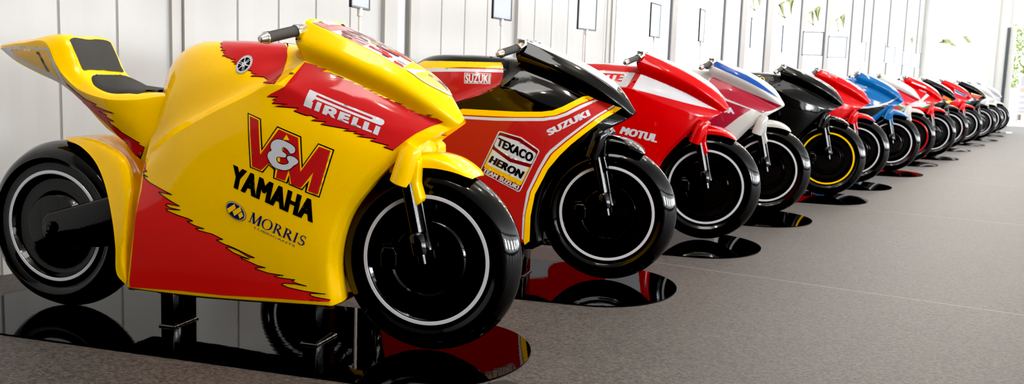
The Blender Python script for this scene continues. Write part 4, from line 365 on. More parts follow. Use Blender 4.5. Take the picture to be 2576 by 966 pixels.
def rubber():
    m, nt, b = new_mat('grip_rubber')
    b.inputs['Base Color'].default_value = lin(40, 39, 38); b.inputs['Roughness'].default_value = .55
    w = nt.nodes.new('ShaderNodeTexNoise'); w.inputs['Scale'].default_value = 400
    bp = nt.nodes.new('ShaderNodeBump'); bp.inputs['Strength'].default_value = .3; bp.inputs['Distance'].default_value = .002
    nt.links.new(w.outputs['Fac'], bp.inputs['Height']); nt.links.new(bp.outputs['Normal'], b.inputs['Normal'])
    return m
M['rubber'] = rubber()
M['plate'].node_tree.nodes['Principled BSDF'].inputs['Specular IOR Level'].default_value = .24
def plain(name, rgb, rough=.6, noise=0):
    m, nt, b = new_mat(name)
    b.inputs['Roughness'].default_value = rough
    if noise:
        n = nt.nodes.new('ShaderNodeTexNoise'); n.inputs['Scale'].default_value = 3; n.inputs['Detail'].default_value = 4
        r = nt.nodes.new('ShaderNodeMapRange'); r.inputs['To Min'].default_value = 1 - noise; r.inputs['To Max'].default_value = 1 + noise
        x = nt.nodes.new('ShaderNodeMix'); x.data_type = 'RGBA'; x.blend_type = 'MULTIPLY'; x.inputs['Factor'].default_value = 1
        x.inputs['A'].default_value = lin(*rgb)
        nt.links.new(n.outputs['Fac'], r.inputs['Value']); nt.links.new(r.outputs['Result'], x.inputs['B'])
        nt.links.new(x.outputs['Result'], b.inputs['Base Color'])
    else:
        b.inputs['Base Color'].default_value = lin(*rgb)
    return m
M['wall'] = plain('wall_panel_white', (180, 180, 180), .38, .015)
M['post'] = plain('post_white', (178, 177, 175), .4, .02)
M['mullion'] = plain('mullion_grey', (158, 155, 153), .45, .03)
M['gasket'] = plain('gasket_grey', (88, 92, 96), .5)
M['groove'] = plain('joint_grey', (150, 148, 143), .7)
M['ceiling'] = plain('ceiling_white', (236, 236, 234), .8)
M['drape'] = plain('dark_drape', (78, 72, 68), .9, .1)
M['frame'] = plain('sign_frame_dark', (34, 44, 54), .35)
M['sheet'] = plain('sign_sheet', (206, 214, 222), .35)
def paper():
    m, nt, b = new_mat('sign_paper')
    b.inputs['Base Color'].default_value = lin(205, 212, 224); b.inputs['Roughness'].default_value = .4
    t = nt.nodes.new('ShaderNodeBsdfTranslucent'); t.inputs['Color'].default_value = lin(235, 240, 245)
    mx = nt.nodes.new('ShaderNodeMixShader'); mx.inputs['Fac'].default_value = .45
    nt.links.new(b.outputs[0], mx.inputs[1]); nt.links.new(t.outputs[0], mx.inputs[2])
    nt.links.new(mx.outputs[0], nt.nodes['Material Output'].inputs['Surface'])
    return m
M['sheet'] = paper()
M['acrylic'] = plain('sign_pole_white', (222, 222, 220), .25)
M['tape'] = plain('floor_tape_black', (26, 23, 21), .7, .1)
M['leaf'] = plain('leaf_green', (120, 140, 60), .6, .4)
M['print'] = plain('print_grey', (176, 178, 186), .5)
M['printr'] = plain('print_red', (226, 170, 168), .5)

def carpet():
    m, nt, b = new_mat('grey_carpet')
    tc = nt.nodes.new('ShaderNodeTexCoord')
    mp = nt.nodes.new('ShaderNodeMapping'); mp.inputs['Rotation'].default_value = (0, 0, math.radians(25)); mp.inputs['Scale'].default_value = (1, 1.25, 1)
    nt.links.new(tc.outputs['Object'], mp.inputs['Vector'])
    def noise(scale, det, rough):
        n = nt.nodes.new('ShaderNodeTexNoise'); n.inputs['Scale'].default_value = scale; n.inputs['Detail'].default_value = det; n.inputs['Roughness'].default_value = rough
        nt.links.new(mp.outputs['Vector'], n.inputs['Vector']); return n
    a, f, c = noise(1.3, 3, .5), noise(95, 4, .75), noise(14, 4, .6)
    cr = nt.nodes.new('ShaderNodeValToRGB')
    cr.color_ramp.elements[0].position = .40; cr.color_ramp.elements[0].color = lin(24, 20, 18)
    cr.color_ramp.elements[1].position = .61; cr.color_ramp.elements[1].color = lin(86, 77, 70)
    nt.links.new(f.outputs['Fac'], cr.inputs['Fac'])
    r = nt.nodes.new('ShaderNodeMapRange'); r.inputs['To Min'].default_value = .72; r.inputs['To Max'].default_value = 1.25
    ad = nt.nodes.new('ShaderNodeMath'); ad.operation = 'MULTIPLY_ADD'; ad.inputs[1].default_value = .4
    nt.links.new(c.outputs['Fac'], ad.inputs[0])
    ml = nt.nodes.new('ShaderNodeMath'); ml.operation = 'MULTIPLY'; ml.inputs[1].default_value = .6
    nt.links.new(a.outputs['Fac'], ml.inputs[0]); nt.links.new(ml.outputs[0], ad.inputs[2])
    nt.links.new(ad.outputs[0], r.inputs['Value'])
    x = nt.nodes.new('ShaderNodeMix'); x.data_type = 'RGBA'; x.blend_type = 'MULTIPLY'; x.inputs['Factor'].default_value = 1
    nt.links.new(cr.outputs['Color'], x.inputs['A']); nt.links.new(r.outputs['Result'], x.inputs['B'])
    # pale seams between the carpet lengths, square to the wall
    def node(op, *v):
        q = nt.nodes.new('ShaderNodeMath'); q.operation = op
        for i, k in enumerate(v):
            if hasattr(k, 'node'): nt.links.new(k, q.inputs[i])
            else: q.inputs[i].default_value = k
        return q.outputs[0]
    dt = nt.nodes.new('ShaderNodeVectorMath'); dt.operation = 'DOT_PRODUCT'; dt.inputs[1].default_value = (.5165, .8563, 0)
    nt.links.new(tc.outputs['Object'], dt.inputs[0])
    sm = node('LESS_THAN', node('PINGPONG', node('ADD', dt.outputs['Value'], -2.164 - 2.11), 1.45), .005)
    y = nt.nodes.new('ShaderNodeMix'); y.data_type = 'RGBA'; y.inputs['B'].default_value = lin(150, 142, 136)
    nt.links.new(node('MULTIPLY', sm, .45), y.inputs['Factor']); nt.links.new(x.outputs['Result'], y.inputs['A'])
    nt.links.new(y.outputs['Result'], b.inputs['Base Color'])
    b.inputs['Roughness'].default_value = .5; b.inputs['Specular IOR Level'].default_value = .3
    b.inputs['Sheen Weight'].default_value = .1; b.inputs['Sheen Roughness'].default_value = .3
    bp = nt.nodes.new('ShaderNodeBump'); bp.inputs['Strength'].default_value = .6; bp.inputs['Distance'].default_value = .004
    nt.links.new(f.outputs['Fac'], bp.inputs['Height']); nt.links.new(bp.outputs['Normal'], b.inputs['Normal'])
    return m
M['carpet'] = carpet()

def glass():
    m, nt, b = new_mat('frosted_window')
    nt.nodes.remove(b)
    out = nt.nodes['Material Output']
    t = nt.nodes.new('ShaderNodeBsdfTransparent'); t.inputs['Color'].default_value = (.97, .98, .98, 1)
    g = nt.nodes.new('ShaderNodeBsdfGlossy'); g.inputs['Roughness'].default_value = .03
    mx = nt.nodes.new('ShaderNodeMixShader'); mx.inputs['Fac'].default_value = .03
    nt.links.new(t.outputs[0], mx.inputs[1]); nt.links.new(g.outputs[0], mx.inputs[2])
    nt.links.new(mx.outputs[0], out.inputs['Surface'])
    return m
M['glass'] = glass()
def film(name, rgb):
    m, nt, b = new_mat(name)
    nt.nodes.remove(b)
    out = nt.nodes['Material Output']
    t = nt.nodes.new('ShaderNodeBsdfTransparent')
    n = nt.nodes.new('ShaderNodeTexNoise'); n.inputs['Scale'].default_value = 9
    cr = nt.nodes.new('ShaderNodeValToRGB'); a = lin(*rgb)
    cr.color_ramp.elements[0].color = tuple(v * .55 for v in a[:3]) + (1,); cr.color_ramp.elements[1].color = tuple(min(1, v * 1.3) for v in a[:3]) + (1,)
    cr.color_ramp.elements[0].position = .35; cr.color_ramp.elements[1].position = .7
    nt.links.new(n.outputs['Fac'], cr.inputs['Fac']); nt.links.new(cr.outputs['Color'], t.inputs['Color'])
    nt.links.new(t.outputs[0], out.inputs['Surface'])
    return m
M['film'] = film('tinted_window_lettering', (112, 112, 80))

# ---------------------------------------------------------------- object helpers
def link(name, me, parent=None, mats=None, label=None):
    o = bpy.data.objects.new(name, me); C.objects.link(o)
    if parent: o.parent = parent
    if mats:
        while len(me.materials) < len(mats): me.materials.append(None)
        for i, m in enumerate(mats):
            if me.materials[i] is None: me.materials[i] = M[m]
            o.material_slots[i].link = 'OBJECT'; o.material_slots[i].material = M[m]
    if label: o['label'] = label
    return o
def tag(o, label, cat, group=None):
    o['label'] = label; o['category'] = cat
    if group: o['group'] = group
    return o
def thing(name, label, cat, loc=(0, 0, 0), rz=0, group=None):
    o = bpy.data.objects.new(name, None); C.objects.link(o)
    o.empty_display_size = .1
    o.location = loc; o.rotation_euler = (0, 0, rz)
    return tag(o, label, cat, group)
def struct(name, me, mats, loc=(0, 0, 0), rz=0):
    o = link(name, me, None, mats); o['kind'] = 'structure'; o.location = loc; o.rotation_euler = (0, 0, rz)
    return o

# ---------------------------------------------------------------- livery
def inside(p, loops):
    c = False; x, y = p
    for lp in loops:
        n = len(lp); j = n - 1
        for i in range(n):
            xi, yi = lp[i]; xj, yj = lp[j]
            if (yi > y) != (yj > y) and x < (xj - xi) * (y - yi) / (yj - yi) + xi: c = not c
            j = i
    return c

def fill(loops, step):
    """Triangles covering loops (even-odd) with extra points every step."""
    vs, es = [], []
    for lp in loops:
        q = [lp[0]]
        for p in lp[1:]:
            if (p[0] - q[-1][0]) ** 2 + (p[1] - q[-1][1]) ** 2 > 1e-9: q.append(p)
        o = len(vs); n = len(q)
        # long edges are cut so they can follow the curve of the panel
        ring = []
        for i in range(n):
            a, b = q[i], q[(i + 1) % n]
            k = max(1, int(math.hypot(b[0] - a[0], b[1] - a[1]) / step))
            ring += [(a[0] + (b[0] - a[0]) * t / k, a[1] + (b[1] - a[1]) * t / k) for t in range(k)]
        vs += [Vector(p) for p in ring]; m = len(ring)
        es += [(o + i, o + (i + 1) % m) for i in range(m)]
    x0, x1 = min(v.x for v in vs), max(v.x for v in vs); y0, y1 = min(v.y for v in vs), max(v.y for v in vs)
    i = 0; y = y0 + step / 2
    while y < y1:
        x = x0 + step * (.5 if i % 2 else .0)
        while x < x1:
            if inside((x, y), loops): vs.append(Vector((x, y)))
            x += step
        y += step * .87; i += 1
    v2, e2, f2, *_ = delaunay_2d_cdt(vs, es, [], 0, 1e-6)
    tri = []
    for f in f2:
        if len(f) != 3: continue
        c = (v2[f[0]] + v2[f[1]] + v2[f[2]]) / 3
        if inside((c.x, c.y), loops): tri.append(f)
    return v2, tri

_glyph = {}
def glyphs(text, weight, shear):
    """Outline loops of a word in Blender's built-in face, in a unit box."""
    k = (text, weight, shear)
    if k in _glyph: return _glyph[k]
    cu = bpy.data.curves.new('word', 'FONT'); cu.body = text; cu.offset = min(weight, .022); cu.resolution_u = 4; cu.space_character = 1.0 + max(0, weight) * 1.2
    ob = bpy.data.objects.new('word', cu); C.objects.link(ob)
    dg = bpy.context.evaluated_depsgraph_get(); me = bpy.data.meshes.new_from_object(ob.evaluated_get(dg))
    bm = bmesh.new(); bm.from_mesh(me)
    bmesh.ops.remove_doubles(bm, verts=bm.verts[:], dist=1e-5)
    nxt = {}
    for e in bm.edges:
        if len(e.link_faces) == 1:
            for v in e.verts: nxt.setdefault(v.index, []).append(e.other_vert(v).index)
    bm.verts.ensure_lookup_table()
    co = [v.co.copy() for v in bm.verts]
    loops, seen = [], set()
    for s in nxt:
        if s in seen: continue
        lp, prev, cur = [], None, s
        while cur not in seen:
            seen.add(cur); lp.append((co[cur].x, co[cur].y))
            o = [w for w in nxt[cur] if w != prev and w not in seen]
            if not o: break
            prev, cur = cur, o[0]
        if len(lp) > 2: loops.append(lp)
    bm.free(); bpy.data.objects.remove(ob); bpy.data.curves.remove(cu); bpy.data.meshes.remove(me)
    xs = [p[0] for l in loops for p in l]; ys = [p[1] for l in loops for p in l]
    x0, x1, y0, y1 = min(xs), max(xs), min(ys), max(ys)
    res = [[((x - x0) / (x1 - x0), (y - y0) / (y1 - y0)) for x, y in l] for l in loops]
    # group outer loops with their holes
    out = []
    area = lambda l: abs(sum(l[i - 1][0] * l[i][1] - l[i][0] * l[i - 1][1] for i in range(len(l))))
    res.sort(key=area, reverse=True)
    for l in res:
        for g in out:
            if inside(l[0], [g[0]]): g.append(l); break
        else: out.append([l])
    if weight > .022:      # bolder: the same outlines again a little to either side
        d = (weight - .022) / (x1 - x0); b = []
        for e in (-d, 0, d):
            b += [[[((x + e + d) / (1 + 2 * d), y) for x, y in l] for l in g] for g in out]
        out = b
    _glyph[k] = out
    return out

def serif_word(text):
    """Roman capitals with thin serifs, unit box."""
    T, t = .2, .075       # thick and thin strokes, in units of letter height
    def st(x0, y0, x1, y1, w):
        d = math.hypot(x1 - x0, y1 - y0); nx, ny = -(y1 - y0) / d * w / 2, (x1 - x0) / d * w / 2
        return [[(x0 + nx, y0 + ny), (x1 + nx, y1 + ny), (x1 - nx, y1 - ny), (x0 - nx, y0 - ny)]]
    def sf(x, y, w=.3): return [[(x - w / 2, y - .025), (x + w / 2, y - .025), (x + w / 2, y + .025), (x - w / 2, y + .025)]]
    def el(cx, cy, rx, ry, ix, iy, a0=0, a1=360, n=28):
        A = [math.radians(a0 + (a1 - a0) * k / n) for k in range(n + 1)]
        o = [(cx + rx * math.cos(a), cy + ry * math.sin(a)) for a in A]; i = [(cx + ix * math.cos(a), cy + iy * math.sin(a)) for a in A]
        return [o[:-1], i[:-1]] if a1 - a0 == 360 else [o + i[::-1]]
    G = {
        'M': (1.12, [st(.16, 0, .2, 1, t), st(.22, 1, .56, .0, T), st(.56, 0, .92, 1, t), st(.94, 1, .98, 0, T), sf(.14, .02), sf(.98, .02), sf(.18, .98, .22), sf(.95, .98, .22)]),
        'O': (1.04, [el(.52, .5, .5, .53, .34, .47)]),
        'R': (.9, [st(.2, 0, .2, 1, .15), sf(.2, .02), sf(.16, .98, .26), el(.3, .74, .38, .26, .22, .2, -90, 90), st(.2, .98, .32, .98, .06), st(.2, .49, .32, .49, .05), st(.4, .5, .82, .03, .17), sf(.84, .02, .2)]),
        'I': (.44, [st(.2, 0, .2, 1, .15), sf(.2, .02), sf(.2, .98)]),
        'S': (.66, [el(.3, .74, .24, .28, .14, .21, 30, 250), el(.3, .26, .28, .29, .15, .21, -150, 70), st(.19, .56, .42, .44, .15), st(.51, .74, .5, .96, .05), st(.04, .26, .05, .04, .05)]),
    }
    x = 0; out = []
    for ch in text:
        w, pcs = G[ch]
        out += [[[(x + px, py) for px, py in lp] for lp in pc] for pc in pcs]; x += w + .06
    x -= .06
    return [[[(px / x, py) for px, py in lp] for lp in pc] for pc in out]

def in_quad(loops, q):
    """Unit box onto the quad top-left, top-right, bottom-right, bottom-left."""
    def f(p):
        s, t = p
        a = [q[3][k] * (1 - s) + q[2][k] * s for k in (0, 1)]; b = [q[0][k] * (1 - s) + q[1][k] * s for k in (0, 1)]
        return (a[0] * (1 - t) + b[0] * t, a[1] * (1 - t) + b[1] * t)
    return [[f(p) for p in lp] for lp in loops]

Z0 = .80
def lay(v, proj, side):
    if proj == 'side': return Vector((v.x, -1.0 * side, v.y)), Vector((0, side, 0))
    if proj == 'top': return Vector((v.x, -v.y * side, 2.0)), Vector((0, 0, -1))
    a = v.y / .15
    d = Vector((0, -math.cos(a) * side, math.sin(a)))
    return Vector((v.x, 0, Z0)) + d * .6, -d

def livery_mesh(name, tree, proj, layers, mirror):
    bm = bmesh.new(); mats = []
    for mat, lev, pieces in layers:
        if mat not in mats: mats.append(mat)
        mi = mats.index(mat); off = .0009 + .0007 * lev
        todo = []
        for pc in pieces:
            if pc[0] == 'text':
                gl = glyphs(pc[1], pc[3], pc[4]); n = len(gl) // 3 if pc[3] > .022 else len(gl)
                todo += [(in_quad(g, pc[2]), .00016 * (j // n)) for j, g in enumerate(gl)]
            elif pc[0] == 'serif':
                todo += [(in_quad(g, pc[2]), .00004 * j) for j, g in enumerate(serif_word(pc[1]))]
            else: todo.append((pc, 0))
        for loops, extra in todo:
            vs, tri = fill(loops, .011)
            for side in ((1, -1) if mirror else (1,)):
                P = []
                for v in vs:
                    o, d = lay(v, proj, side)
                    hit, nor, _i, _d = tree.ray_cast(o, d)
                    if hit is None: P.append(None); continue
                    if nor.dot(d) > 0: nor = -nor
                    P.append(bm.verts.new(hit + (nor * .7 - d * .3).normalized() * (off + extra)))
                for f in tri:
                    q = [P[i] for i in f]
                    if any(x is None for x in q) or max((q[i].co - q[i - 1].co).length for i in range(3)) > .07: continue
                    try: fc = bm.faces.new(q)
                    except ValueError: continue
                    fc.material_index = mi; fc.smooth = True
                    fc.normal_update()
                    d = lay((vs[f[0]] + vs[f[1]] + vs[f[2]]) / 3, proj, side)[1]
                    if fc.normal.dot(d) > 0: fc.normal_flip()
    bmesh.ops.delete(bm, geom=[v for v in bm.verts if not v.link_faces], context='VERTS')
    me = bpy.data.meshes.new(name); bm.to_mesh(me); bm.free()
    return me, mats

# ---------------------------------------------------------------- motorcycle meshes (shared by the row)
WHEELBASE, HUB = 1.411, .305
SH = build_body()

def wheel_profile(w, r):
    return [(0, .060), (.100, .060), (.116, .058), (.126, .050), (.132, .043), (.170, .041), (.182, .043), (.189, .052), (.194, .0575), (.213, .0575), (.219, .056), (.226, .058), (.236, .066), (.246, .068), (.253, .0655), (.266, .0600), (.279, .0500), (.289, .0360), (r - .003, .0190), (r, 0)]
fp = [(r, l * 1.0) for r, l in wheel_profile(1, .301)]
rp = [(r * .955 if r < .22 else r, l * 1.32) for r, l in wheel_profile(1, .303)]
SH['front_wheel'] = finish(lathe(fp), 'front_wheel')
SH['rear_wheel'] = finish(lathe(rp), 'rear_wheel')
def stripe(name, r0, r1, lat):
    bm = bmesh.new()
    for s in (1, -1):
        b2 = lathe([(r0, lat - .001), (r0 + .002, lat + .0016), (r1 - .002, lat + .0016), (r1, lat - .001)], sym=False)
        if s < 0: bmesh.ops.scale(b2, vec=(1, -1, 1), verts=b2.verts[:])
        me = bpy.data.meshes.new('t'); b2.to_mesh(me); b2.free(); bm.from_mesh(me); bpy.data.meshes.remove(me)
    return finish(bm, name)
SH['front_stripe'] = stripe('rim_stripe', .1965, .2105, .0575)
SH['rear_stripe'] = stripe('rim_stripe', .1870, .2005, .0759)

bm = bmesh.new()     # caliper at the front of the disc
prism(bm, [(-.142, .020), (-.134, .040), (-.095, .040), (-.086, .020), (-.086, -.022), (-.094, -.033), (-.130, -.033), (-.142, -.024)], .052, .088, .009)
prism(bm, [(-.140, .036), (-.108, .042), (-.108, .052), (-.140, .047)], .060, .080, .003)
SH['brake_caliper'] = finish(bm, 'brake_caliper')
bm = bmesh.new()     # brake disc cover ridge around the hub
b2 = lathe([(.108, .059), (.113, .066), (.121, .066), (.127, .056)], sym=False)
SH['hub_ridge'] = finish(b2, 'hub_ridge')

def fork(side):
    bm = bmesh.new(); L = .105 * side
    A, B_ = Vector((-.054, -L, .600)), Vector((.015, -L, .300))
    at = lambda t: A + (B_ - A) * t
    rod(bm, [(at(0), .0215), (at(.66), .0215), (at(.665), .024), (at(.69), .0285), (at(.86), .0285), (at(.885), .026), (at(.89), .015), (at(.985), .0145), (at(1), .010)])
    o = Vector((.026, .012 * side, 0))
    rod(bm, [(at(.30) + o, .009), (at(.66) + o, .009), (at(.67) + o * .9, .013), (at(.84) + o * .9, .013), (at(.85) + o, .008)], 14)
    return finish(bm, 'fork_leg')
SH['fork_right'], SH['fork_left'] = fork(1), fork(-1)

def front_fender():
    s = Shell()
    ang = [112, 103, 93, 84, 76, 69, 64, 60.5]
    rc = [.330, .338, .342, .342, .339, .332, .324, .314]
    def row(dr, lat, sc): return [((r + dr * q) * math.cos(math.radians(a)), lat * k, HUB + (r + dr * q) * math.sin(math.radians(a))) for a, r, k, q in zip(ang, rc, sc, [1, 1, 1, 1, 1, .9, .6, .2])]
    k1 = [1, 1, 1, 1, .99, .95, .86, .62]
    edge = [(r * math.cos(math.radians(a)), .088 * k, HUB + r * math.sin(math.radians(a))) for a, r, k in zip(ang, [.296, .296, .296, .299, .3025, .3065, .3085, .309], k1)]
    rows = [edge, row(-.016, .082, k1), row(-.005, .055, k1), row(0, 0, k1)]
    full = rows + [[mir(p) for p in r] for r in reversed(rows[:-1])]
    s.add(grid(full, 5, 4), mirror=False)
    me = thicken(s.mesh('front_fender', 60), .006)
    bm = bmesh.new(); bm.from_mesh(me)
    for sd in (1, -1):
        L = .105 * sd
        # boot over the fork top, web down beside the wheel, neck up to the cowl
        rod(bm, [((-.024, -L * .97, .668), .026), ((-.034, -L, .650), .035), ((-.050, -L, .598), .037), ((-.0655, -L, .552), .0365), ((-.0665, -L, .549), .033)])
        prism(bm, [(-.058, .640), (-.012, .640), (-.002, .625), (-.004, .596), (-.006, .556), (.010, .508), (.002, .494), (-.014, .484), (-.031, .489), (-.050, .548)], .072 * sd, .118 * sd, .009)
        rod(bm, [((-.050, -.075 * sd, .640), .030), ((-.052, -.045 * sd, .668), .034), ((-.060, -.015 * sd, .71), .036)])
    rod(bm, [((-.048, 0, .615), .044), ((-.048, 0, .645), .042), ((-.050, 0, .672), .036), ((-.060, 0, .735), .036)])
    rod(bm, [((-.05, -.09, .624), .022), ((-.04, 0, .632), .022), ((-.05, .09, .624), .022)])
    return finish(bm, 'front_fender', 45)
SH['front_fender'] = front_fender()

bm = bmesh.new()     # swing arm: one blade each side, joined ahead of the tyre
sw = [(-1.428, .318), (-1.420, .344), (-1.400, .360), (-1.135, .438), (-1.105, .41), (-1.105, .29), (-1.14, .262), (-1.20, .252), (-1.385, .252), (-1.412, .262), (-1.426, .285)]
for sd in (1, -1):
    prism(bm, sw, .082 * sd, .122 * sd, .012)
    rod(bm, [((-1.381, -.118 * sd, .310), .022), ((-1.381, -.131 * sd, .310), .021), ((-1.381, -.134 * sd, .310), .015)], 24)
    rod(bm, [((-1.381, -.131 * sd, .310), .011), ((-1.381, -.139 * sd, .310), .010)], 6)
box(bm, (-1.105, -.088, .31), (-1.075, .088, .39), .006)
SH['swing_arm'] = finish(bm, 'swing_arm')

def bar_set(sd):
    A, B_ = Vector((-.399, -.160 * sd, 1.008)), Vector((-.449, -.280 * sd, .9765))
    d = (B_ - A).normalized()
    def one(name, fn):
        bm = bmesh.new(); fn(bm); return finish(bm, name)
    def tube(bm):
        rod(bm, [(A - d * .10, .0115), (A + d * .02, .0115)], 16)
    def clamp(bm):
        rod(bm, [(A - d * .046, .0175), (A - d * .010, .0185), (A - d * .002, .0205), (A + d * .005, .0205), (A + d * .007, .017)], 24)
        q = A - d * .030
        box(bm, q + Vector((-.020, -.013, .004)), q + Vector((.018, .013, .034)), .005)
        rod(bm, [(q + Vector((.016, 0, .016)), .008), (q + Vector((.030, 0, .014)) + d * .02, .006), (q + Vector((.026, 0, .004)) + d * .05, .005)], 12)
    def collar(bm): rod(bm, [(A - d * .046, .0165), (A - d * .010, .0180), (A - d * .002, .0205), (A + d * .005, .0205), (A + d * .007, .017)], 24)
    def grip(bm): rod(bm, [(A, .019), (A + d * .004, .0205), (A + d * .008, .0170), (A + d * .104, .0170), (A + d * .106, .0185), (A + d * .111, .0185)], 28)
    def end(bm): rod(bm, [(A + d * .108, .0165), (A + d * .114, .0195), (A + d * .118, .0195), (A + d * .1185, .0170), (A + d * .1375, .0110), (A + d * .1385, .0095), (A + d * .139, .005), (A + d * .1365, .0045)], 28)
    return one('handlebar', tube), one('bar_clamp', clamp), one('grip', grip), one('bar_end', end), one('bar_clamp', collar)
BARS = [bar_set(1), bar_set(-1)]

bm = bmesh.new()     # black sheet standing in for the shade inside the open fairing bottom
ps = [(x, l, z - .001) for x, l, z in BODY['A0']]
a = [bm.verts.new((x, -l - .004, z)) for x, l, z in ps]; b = [bm.verts.new((x, l + .004, z)) for x, l, z in ps]
for i in range(len(a) - 1): bm.faces.new([a[i], a[i + 1], b[i + 1], b[i]])
SH['belly_pan'] = finish(bm, 'belly_pan')

def plate(dy, b):
    bm = bmesh.new(); out = []
    for k in range(49):
        a = -math.pi / 2 + math.pi * k / 48; out.append((.0 + .327 * math.cos(a), -dy + b * math.sin(a)))
    for k in range(49):
        a = math.pi / 2 + math.pi * k / 48; out.append((-WHEELBASE + .327 * math.cos(a), -dy + b * math.sin(a)))
    t = [bm.verts.new((x, y, 0)) for x, y in out]; c = [bm.verts.new((x, y, -.0055)) for x, y in out]
    top = bm.faces.new(t); bm.faces.new(list(reversed(c)))
    for i in range(len(t)): bm.faces.new([t[i], c[i], c[(i + 1) % len(t)], t[(i + 1) % len(t)]])
    bmesh.ops.bevel(bm, geom=[e for e in top.edges], offset=.0015, segments=2, affect='EDGES')
    return finish(bm, 'base_plate', 50)
bm = bmesh.new(); box(bm, (-.025, -.11, 0), (.025, .02, .18), .0025, 2); SH['stand_post'] = finish(bm, 'stand_post', 50)
bm = bmesh.new()
prev = None; ring = [(-.028, -.113), (.028, -.113), (.028, .023), (-.028, .023), (-.028, -.113)]
for (ax, ay), (bx, by) in zip(ring, ring[1:]):
    n = max(3, int(math.hypot(bx - ax, by - ay) / .005))
    rod(bm, [((ax + (bx - ax) * t / n, ay + (by - ay) * t / n, .0035), .0035 + .0016 * rnd.random()) for t in range(n + 1)], 8)
SH['weld_bead'] = finish(bm, 'weld_bead', 60)

s = Shell(); s.add(grid([BODY['LIP'], BODY['LIP2']], 4, 2), mirror=False); SH['nose_lip'] = s.mesh('nose_lip')

# seat pad: a cushion over the saddle, edge following the rim
def seat_pad():
    tr = tree_of([SH['tail_unit']])
    ring = [(-1.236, 0), (-1.232, .05), (-1.222, .09), (-1.198, .116), (-1.17, .127), (-1.11, .128), (-1.05, .118), (-1.005, .1)]
    P = [(x, y) for x, y in ring] + [(x, -y) for x, y in reversed(ring[1:])]
    P = [p for p in smooth_poly(P, 3) if p[0] < -.99]
    vs, tri = fill([P], .014)
    bm = bmesh.new(); V = []
    for v in vs:
        h = tr.ray_cast(Vector((v.x, -v.y, 2)), Vector((0, 0, -1)))[0]
        e = min(math.hypot(v.x - a, v.y - b) for a, b in P)
        V.append(bm.verts.new((v.x, -v.y, (h.z if h else .82) + .001 + .007 * min(1, e / .015) ** .5)))
    for f in tri: bm.faces.new([V[i] for i in f])
    return finish(bm, 'seat_pad', 80)
SH['seat_pad'] = seat_pad()

def screen_graphics(kind):
    """Coloured streaks on the windscreen face of the cowl, in plan (x, right)."""
    def wide(x): # half width of the screen at x
        T = [(-.38, .130), (-.2254, .119), (-.0843, .091), (.0259, .051), (.09, .012)]
        for (a, wa), (b, wb) in zip(T, T[1:]):
            if x <= b: return wa + (wb - wa) * (x - a) / (b - a)
        return .01
    rr = random.Random(3)
    def band(x0, x1, f0, f1): return [[(x0, wide(x0) * f0), (x1, wide(x1) * f0), (x1, wide(x1) * f1), (x0, wide(x0) * f1)]]
    if kind == 'flames':
        end = -.075
        L = [('white', 0, [[[(-.372, .128), (-.225, .117), (end, .089), (end, -.089), (-.225, -.117), (-.372, -.128)]]])]
        L.append(('pink', 1, [band(-.365, -.30, .5, .98), band(-.34, -.24, -.1, .5), band(-.355, -.27, -.75, -.3), band(-.25, -.2, .5, .95), band(-.24, -.17, -.6, .1)]))
        st = {'red': [], 'crimson': [], 'charcoal': [], 'amber': [], 'silver': [], 'maroon': []}
        for _ in range(70):
            x = rr.uniform(-.30, end - .03); l = rr.uniform(.02, .07) * (1.2 if x > -.2 else .7); f = rr.uniform(-.96, .9); w = rr.uniform(.04, .16)
            k = rr.choice(['red', 'red', 'crimson', 'charcoal', 'amber', 'silver', 'maroon'] if x > -.22 else ['crimson', 'silver', 'charcoal', 'maroon'])
            x1 = min(end, x + l)
            st[k].append([[(x, wide(x) * f), (x1 - .008, wide(x1) * (f - .01)), (x1, wide(x1) * min(.97, f + w * .5)), (x1 - .006, wide(x1) * min(.97, f + w)), (x + .004, wide(x) * min(.97, f + w))]])
        for i, (k, v) in enumerate(st.items()): L.append((k, 1.6 + i * .25, v))
        return L
    if kind == 'clear':
        return [('white', 0, [[[(-.372, .126), (-.225, .115), (-.0843, .086), (.02, .048), (.06, .02), (.06, -.02), (.02, -.048), (-.0843, -.086), (-.225, -.115), (-.372, -.126)]]])]
    if kind == 'pale':
        return [('silver', 0, [[[(-.372, .126), (-.225, .115), (-.0843, .086), (.02, .048), (.02, -.048), (-.0843, -.086), (-.225, -.115), (-.372, -.126)]]])]

